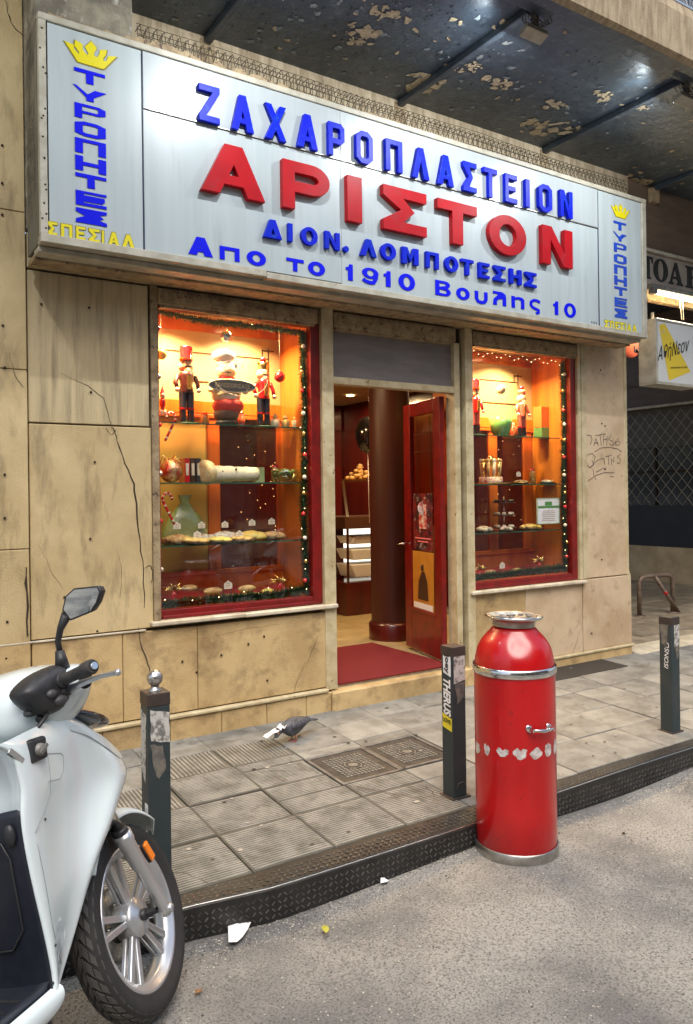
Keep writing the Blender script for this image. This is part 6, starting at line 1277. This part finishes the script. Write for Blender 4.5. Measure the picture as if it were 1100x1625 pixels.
for px, py, Y, lab in ((281, 834, 4.83, 'white price tag leftmost on the bottom shelf'), (320, 833, 4.9, 'white price tag on the sugared pastries'), (357, 832, 4.9, 'white price tag on the white topped pastries'), (400, 829, 4.9, 'white price tag on the yellow cake slices'), (431, 827, 4.9, 'white price tag on the golden pastries at the right'), (313, 848, 4.76, 'white price tag on the front brown biscuits'), (349, 849, 4.76, 'white price tag on the front yellow biscuits'), (380, 847, 4.76, 'white price tag on the front biscuits nearest the middle'), (362, 928, 4.85, 'larger white price tag on the floor of the left window'), (478, 801, 5.0, 'small framed price tag on the orange side wall of the left window'), (797, 897, 4.85, 'white price tag on the floor of the right window'), (823, 752, 4.9, 'white price tag on the middle shelf of the right window')):
    tagcard(px, py, Y, lab, .06 if py > 890 else .05, .055 if py > 890 else .045)
# foil wrapped cone behind the shelf
p0 = atY(262, 812, 5.0); fo = thing('foil_cone', (p0.x+.1, 5.0, 1.5), 'shiny olive cellophane wrapped hamper behind the bottom shelf', 'hamper')
CEL = mat('olive_cellophane', (.36, .36, .14), (.22, .22, .08), 8, .12, bump=1.0, bscale=14, coat=1)
MB().lathe([(.17, 0), (.165, .08), (.10, .19), (.03, .27), (.05, .32)], (Xat(292, 1.5, 5.0), 4.98, L3+.002), n=14, sc=(1, .4)).build('wrapping', CEL, fo)
# candy canes
def cane(px, py, s_, lab, flip=1):
    p = atY(px, py, 4.78); t_ = thing('candy_cane', p, lab, 'candy cane'); pts = [(0, 0), (-.02, .04), (-.04, .08), (-.055, .11), (-.06, .13), (-.05, .15), (-.03, .155), (-.015, .14), (-.01, .12)]
    pts = [V((p.x+flip*u*s_, 4.78, p.z+v*s_)) for u, v in pts]; MB().tube(pts, .007*s_, 8).build('stick', REDS, t_)
    for k in range(len(pts)-1): MB().tube([pts[k].lerp(pts[k+1], .3), pts[k].lerp(pts[k+1], .55)], .0078*s_, 8).build('white_stripe', CREAMW, t_)
cane(277, 832, 1.3, 'red candy cane at the left edge above the pastries'); cane(262, 700, 1.2, 'red candy cane hanging low at the left edge of the left window', -1)
# floor of left window: gold ornaments, flat breads, antlers
for k, (px, Y) in enumerate(((328, 4.8), (362, 4.84), (396, 4.84))):
    x = Xat(px, 1.03, Y); o = MB().lathe([(0, 0), (.085, 0), (.09, .01), (.07, .02), (0, .024)], (x, Y, 1.012), n=20, sc=(1, .8)).build('flat_bread', BROWNP); tag(o, ['round flat bread nearest the wall on the left window floor', 'round flat bread in the middle of the left window floor', 'round flat bread nearest the doorway on the left window floor'][k], 'bread')
def antler(px, py, s_, lab):
    p = atY(px, py, 4.8); t_ = thing('gold_ornament', p, lab, 'ornament')
    for k in range(9): a_ = radians(-20+k*26); MB().tube([p, p+V((.05*cos(a_)*s_, -.01, .03*abs(sin(a_))*s_+.01)), p+V((.10*cos(a_)*s_, random.uniform(-.02, .02), .05*abs(sin(a_))*s_+.02*(k % 2)))], [.008*s_, .007*s_, .003], 6).build('branch', GOLD, t_)
    MB().tube([p+V((-.02, 0, -.06)), p], .006, 6).tube([p+V((.02, 0, -.06)), p], .006, 6).build('foot', REDS, t_)
antler(444, 925, .8, 'gold reindeer ornament with spreading antlers near the doorway'); antler(276, 938, .8, 'gold twig ornament in the left corner of the left window'); antler(856, 892, .9, 'gold twig ornament beside the right garland'); antler(762, 905, .8, 'gold twig ornament at the door side of the right window')
# small santa hung at left edge
p = atY(258, 640, 4.75); sn = thing('hanging_santa', p, 'small red and white hanging Santa at the left edge of left window', 'ornament')
MB().ell(p, (.02, .02, .045), 10).build('coat', REDS, sn); MB().ell(p+V((0, -.005, .05)), .018, 10).build('head', CREAMW, sn); MB().lathe([(.018, 0), (.002, .05)], p+V((0, 0, .06)), n=10).build('cap', REDS, sn); MB().ell(p+V((.012, -.01, -.06)), (.012, .012, .02), 8).ell(p+V((-.012, -.01, -.06)), (.012, .012, .02), 8).build('boots', CREAMW, sn)
# right window: biscuits, cake stand, croissants, certificate
x = Xat(779, R2+.1, YI); bs = thing('biscuit_tin', (x, YI, R2), 'round tin with a ring of tall decorated biscuits', 'cake')
MB().lathe([(.10, 0), (.10, .05), (0, .05)], (x, YI, R2+.012), n=24).build('tin', mat('scalloped_tin', (.6, .5, .35), (.3, .05, .03), 50, .4), bs); MB().lathe([(0, 0), (.15, 0), (.17, .012), (.15, .006)], (x, YI, R2), n=26).build('tray', GOLD, bs)
for k in range(10): a_ = k*.628; MB().tube([(x+.08*cos(a_), YI+.07*sin(a_), R2+.06), (x+.085*cos(a_), YI+.075*sin(a_), R2+.19)], [.010, .014], 6).ell((x+.085*cos(a_), YI+.075*sin(a_), R2+.20), (.02, .015, .02), 8).build('biscuit', [BROWNP, CREAMW, GOLD][k % 3], bs)
MB().ell((x, YI, R2+.20), (.03, .03, .05), 10).build('gold_centre', GOLD, bs)
plate(868, YI, R2, .08, WHITES, 'plate of sugared crescents on the middle shelf by the right garland', 9, (.028, .012, .012)); plate(826, 4.92, R2, .09, BROWNP, 'plate of dark biscuits behind the price tag', 8, (.02, .018, .012), GOLD)
x = Xat(800, R3+.1, 4.93); st_ = thing('cake_stand', (x, 4.93, R3), 'three tiered cake stand with white topped cupcakes', 'cake stand'); MB().tube([(x, 4.93, R3), (x, 4.93, R3+.30)], .006, 8).build('stem', CHROME, st_)
for q in (.02, .13, .24):
    MB().lathe([(0, 0), (.10, 0), (.105, .008), (0, .004)], (x, 4.93, R3+q), n=22).build('tier', CHOC, st_)
    for k in range(8): a_ = k*.785; MB().ell((x+.07*cos(a_), 4.93+.07*sin(a_), R3+q+.018), (.018, .018, .014), 8).build('cupcake', CREAMW if q < .2 else CHOC, st_)
plate(842, 4.84, R3, .12, BROWNP, 'big plate of golden croissants in the right window', 12, (.045, .022, .02)); plate(768, 4.82, R3, .09, WHITES, 'plate of sugared buns at the door side of the right window', 8, (.03, .025, .02)); plate(802, 4.78, R3, .07, WHITES, 'front plate of small iced buns below the cake stand', 6, (.022, .02, .016))
ct = thing('certificate', atY(869, 832, 4.72), 'white framed certificate with a green band behind the glass', 'certificate'); P0, P1 = atY(852, 832, 4.72), atY(887, 790, 4.72)
MB().box(P0.x, P1.x, 4.715, 4.72, P0.z, P1.z).build('sheet', WHITEP, ct); gz = mat('certificate_green', (.08, .26, .05), rough=.6); wd = P1.x-P0.x; hd = P1.z-P0.z
MB().box(P0.x+.008, P1.x-.008, 4.712, 4.7145, P0.z+hd*.62, P0.z+hd*.70).box(P0.x+wd*.35, P0.x+wd*.65, 4.7118, 4.7142, P0.z+hd*.72, P0.z+hd*.86).build('green_band', gz, ct)
b = MB()
for k in range(6): b.box(P0.x+wd*(.2+.03*(k % 3)), P1.x-wd*(.2+.04*(k % 2)), 4.7125, 4.7145, P0.z+hd*(.12+.075*k), P0.z+hd*(.135+.075*k))
b.build('printed_lines', mat('tag_print', (.35, .2, .08)), ct)
b = MB()
for a, c, d, e in ((P0.x, P0.x+.006, P0.z, P1.z), (P1.x-.006, P1.x, P0.z, P1.z), (P0.x, P1.x, P0.z, P0.z+.006), (P0.x, P1.x, P1.z-.006, P1.z)): b.box(a, c, 4.711, 4.716, d, e)
b.build('frame', mat('pale_green_frame', (.35, .5, .3), rough=.5), ct)
# garlands: needle tufts along a path
def garland(path, r, dens, lab, n_lights=0):
    b = MB(); P = [V(p) for p in path]; tot = 0
    for a, c in zip(P, P[1:]):
        n = max(2, int((c-a).length*dens))
        for k in range(n):
            o = a.lerp(c, random.random())
            d = V((random.gauss(0, 1), random.gauss(0, 1), random.gauss(0, 1))).normalized()*r*random.uniform(.6, 1.25); s_ = d.cross(V((.3, .5, .8))).normalized()*.0035
            b.add([o-s_, o+s_, o+d], [(0, 1, 2)])
    o = b.build('garland', GREENG); o['kind'] = 'thing'; del o['kind']; tag(o, lab, 'garland'); return o
gx, gx2 = X1-.03, 5.30
garland([(gx+.005, 4.68, 1.02), (gx-.01, 4.685, 1.6), (gx+.01, 4.68, 2.2), (gx, 4.68, 2.84)], .046, 3200, 'green fir garland climbing the doorway side of the left window')
garland([(1.62, 4.68, 2.86), (2.0, 4.68, 2.83), (2.4, 4.68, 2.84), (gx, 4.68, 2.83)], .034, 2400, 'green fir garland along the top of the left window')
garland([(1.63, 4.70, 1.02), (2.0, 4.72, 1.03), (2.4, 4.70, 1.02), (gx, 4.70, 1.04)], .05, 3400, 'green fir garland lying along the floor of the left window')
garland([(gx2+.005, 4.68, 1.02), (gx2-.01, 4.685, 1.6), (gx2+.01, 4.68, 2.2), (gx2, 4.68, 2.84)], .046, 3200, 'green fir garland climbing the pillar side of the right window')
garland([(4.18, 4.70, 1.01), (4.7, 4.72, 1.02), (gx2, 4.70, 1.03)], .05, 3400, 'green fir garland lying along the floor of the right window')
garland([(1.63, 4.70, 1.02), (1.625, 4.70, 1.3)], .026, 2000, 'short green fir garland in the left corner of the left window')
ORD = ['lowest', 'second lowest', 'third lowest', 'topmost']
for gxx, side in ((gx, 'doorway side garland of the left window'), (gx2, 'pillar side garland of the right window')):
    for k in range(12):
        m_, c_ = ((REDS, 'red'), (GOLD, 'gold'), (mat('pearl', (.7, .62, .5), rough=.2, coat=1), 'pearl'))[k % 3]
        p = (gxx-.022+random.uniform(-.012, .012), 4.65, 1.12+k*.145+random.uniform(-.02, .02)); o = MB().ell(p, .0155, 12).build('bauble', m_); tag(o, f'{ORD[k//3]} {c_} bauble on the {side}', 'bauble', f'baubles on the {side}')
for k in range(6):
    z = 2.75-k*.3; m_, c_ = ((REDS, 'red'), (mat('pearl', (.7, .62, .5)), 'pearl'))[k % 2]; o = MB().ell((1.628, 4.665, z), .016, 12).build('bauble', m_); tag(o, f"{['topmost', 'middle', 'lowest'][k//2]} {c_} bauble down the wall side edge of the left window", 'bauble', 'baubles down the wall side edge')
# fairy lights: tiny glowing beads
FL = emis('fairy_light', (1, .75, .35), 4)
def lights(pts, lab):
    t_ = thing('fairy_lights', pts[0], lab, 'fairy lights'); b = MB()
    for p in pts: b.ell(p, .0032, 6)
    b.build('bulbs', FL, t_, kind='stuff'); MB().tube(pts, .0008, 3).build('cable', GREENG, t_)
lights([V((gx-.02+random.uniform(-.02, .02), 4.662, 1.05+k*.07)) for k in range(0, 26, 2)], 'string of tiny warm lights on the doorway side of the left window')
lights([V((gx2-.02+random.uniform(-.02, .02), 4.662, 1.05+k*.07)) for k in range(0, 26, 2)], 'string of tiny warm lights on the pillar side of the right window')
lights([V((4.2+k*.05, 4.67, 2.83+.02*sin(k*1.7))) for k in range(22)], 'string of tiny warm lights along the top of the right window')
lights([V((1.65+k*.06, 4.665, 1.06+.02*sin(k*1.7))) for k in range(0, 17, 3)], 'string of tiny warm lights on the floor garland of the left window')
lights([V((Xat(400+random.uniform(-30, 50), 1.8, 5.3), 5.3, zy(400, 710+k*6, 5.3))) for k in range(24)], 'tangle of tiny lights glimmering behind the left inner pane')
lights([V((Xat(800+random.uniform(-30, 30), 1.8, 5.3), 5.3, zy(800, 700+k*7, 5.3))) for k in range(20)], 'tangle of tiny lights glimmering behind the right inner pane')
# parked scooters on the far side of the street, mirrored in the glass
for loc, rz, lab in (((4.35, -.75, 0), 2.1, 'white scooter parked across the street by the opposite pavement'), ((5.3, -1.0, 0), 2.3, 'second white scooter parked across the street further from the camera')):
    r_ = Matrix.Rotation(rz, 4, 'Z')
    c = copy_tree(sc); c.location = loc; c.rotation_euler = (0, 0, rz); c['label'] = lab; c['group'] = 'scooters across the street'

# more goods crowded at the back of the shelves
def jar(px, Y, z0, h_, r_, m_, lab, cap=REDS):
    x = Xat(px, z0+.05, Y); t_ = thing('sweet_jar', (x, Y, z0), lab, 'jar'); MB().lathe([(0, 0), (r_, 0), (r_, h_*.75), (r_*.7, h_*.85), (r_*.7, h_*.9)], (x, Y, z0), n=18).build('jar_body', m_, t_); MB().lathe([(r_*.78, 0), (r_*.78, h_*.12), (0, h_*.12)], (x, Y, z0+h_*.88), n=18).build('lid', cap, t_)
AMJ = mat('amber_sweets_jar', (.5, .22, .04), (.65, .4, .1), 50, .2, coat=1); RJ = mat('red_sweets_jar', (.4, .03, .02), (.6, .2, .08), 60, .2, coat=1)
jar(437, 5.0, L2, .13, .03, AMJ, 'amber sweet jar behind the low glass bowl'); jar(465, 5.0, L2, .15, .032, RJ, 'red sweet jar at the doorway end of the middle shelf', GOLD)
jar(383, 5.0, L1, .12, .03, RJ, 'red jar between the chef figurine and the crowned nutcracker', GOLD); jar(325, 5.0, L1, .10, .03, AMJ, 'amber jar between the tall hat nutcracker and the chef')
jar(845, 4.98, R2, .14, .03, AMJ, 'amber sweet jar at the back of the right middle shelf'); jar(858, 4.98, R3, .10, .03, RJ, 'red jar behind the certificate', GOLD); jar(815, 5.0, R1, .14, .035, RJ, 'red jar behind the green bowl', GOLD)

# breads, boxes and a red cloth fill the window floors
for (x0_, x1_, lab) in ((1.62, 2.66, 'red cloth lining the floor of the left window'), (4.19, 5.30, 'red cloth lining the floor of the right window')):
    b = MB(); zf_ = 1.004 if x0_ < 3 else .994; b.grid([[V((x_, y_, zf_+.05*((y_-4.7)/.35)**2*(1+.3*sin(x_*17))+.004*sin(x_*40+y_*30))) for x_ in lin(x0_, x1_, 50)] for y_ in lin(4.70, 5.04, 8)]); o = b.build('red_cloth', mat('red_felt', (.42, .02, .012), (.3, .012, .01), 12, .9)); tag(o, lab, 'cloth')
def loaf(px, py, Y, l_, lab, m_=BROWNP):
    p = atY(px, py, Y); t_ = MB().ell(p, (l_, l_*.45, l_*.36), 14).build('bread_loaf', m_); tag(t_, lab, 'bread', 'loaves on the window floors')
loaf(300, 933, 4.84, .06, 'small brown loaf nearest the wall on the left window floor'); loaf(338, 938, 4.84, .07, 'brown loaf left of the floor price tag in the left window'); loaf(392, 934, 4.84, .07, 'brown loaf right of the floor price tag in the left window'); loaf(425, 938, 4.80, .05, 'small golden loaf beside the gold antlers', LEMON); loaf(820, 905, 4.84, .06, 'brown loaf right of the floor price tag in the right window'); loaf(778, 908, 4.84, .06, 'brown loaf left of the floor price tag in the right window')
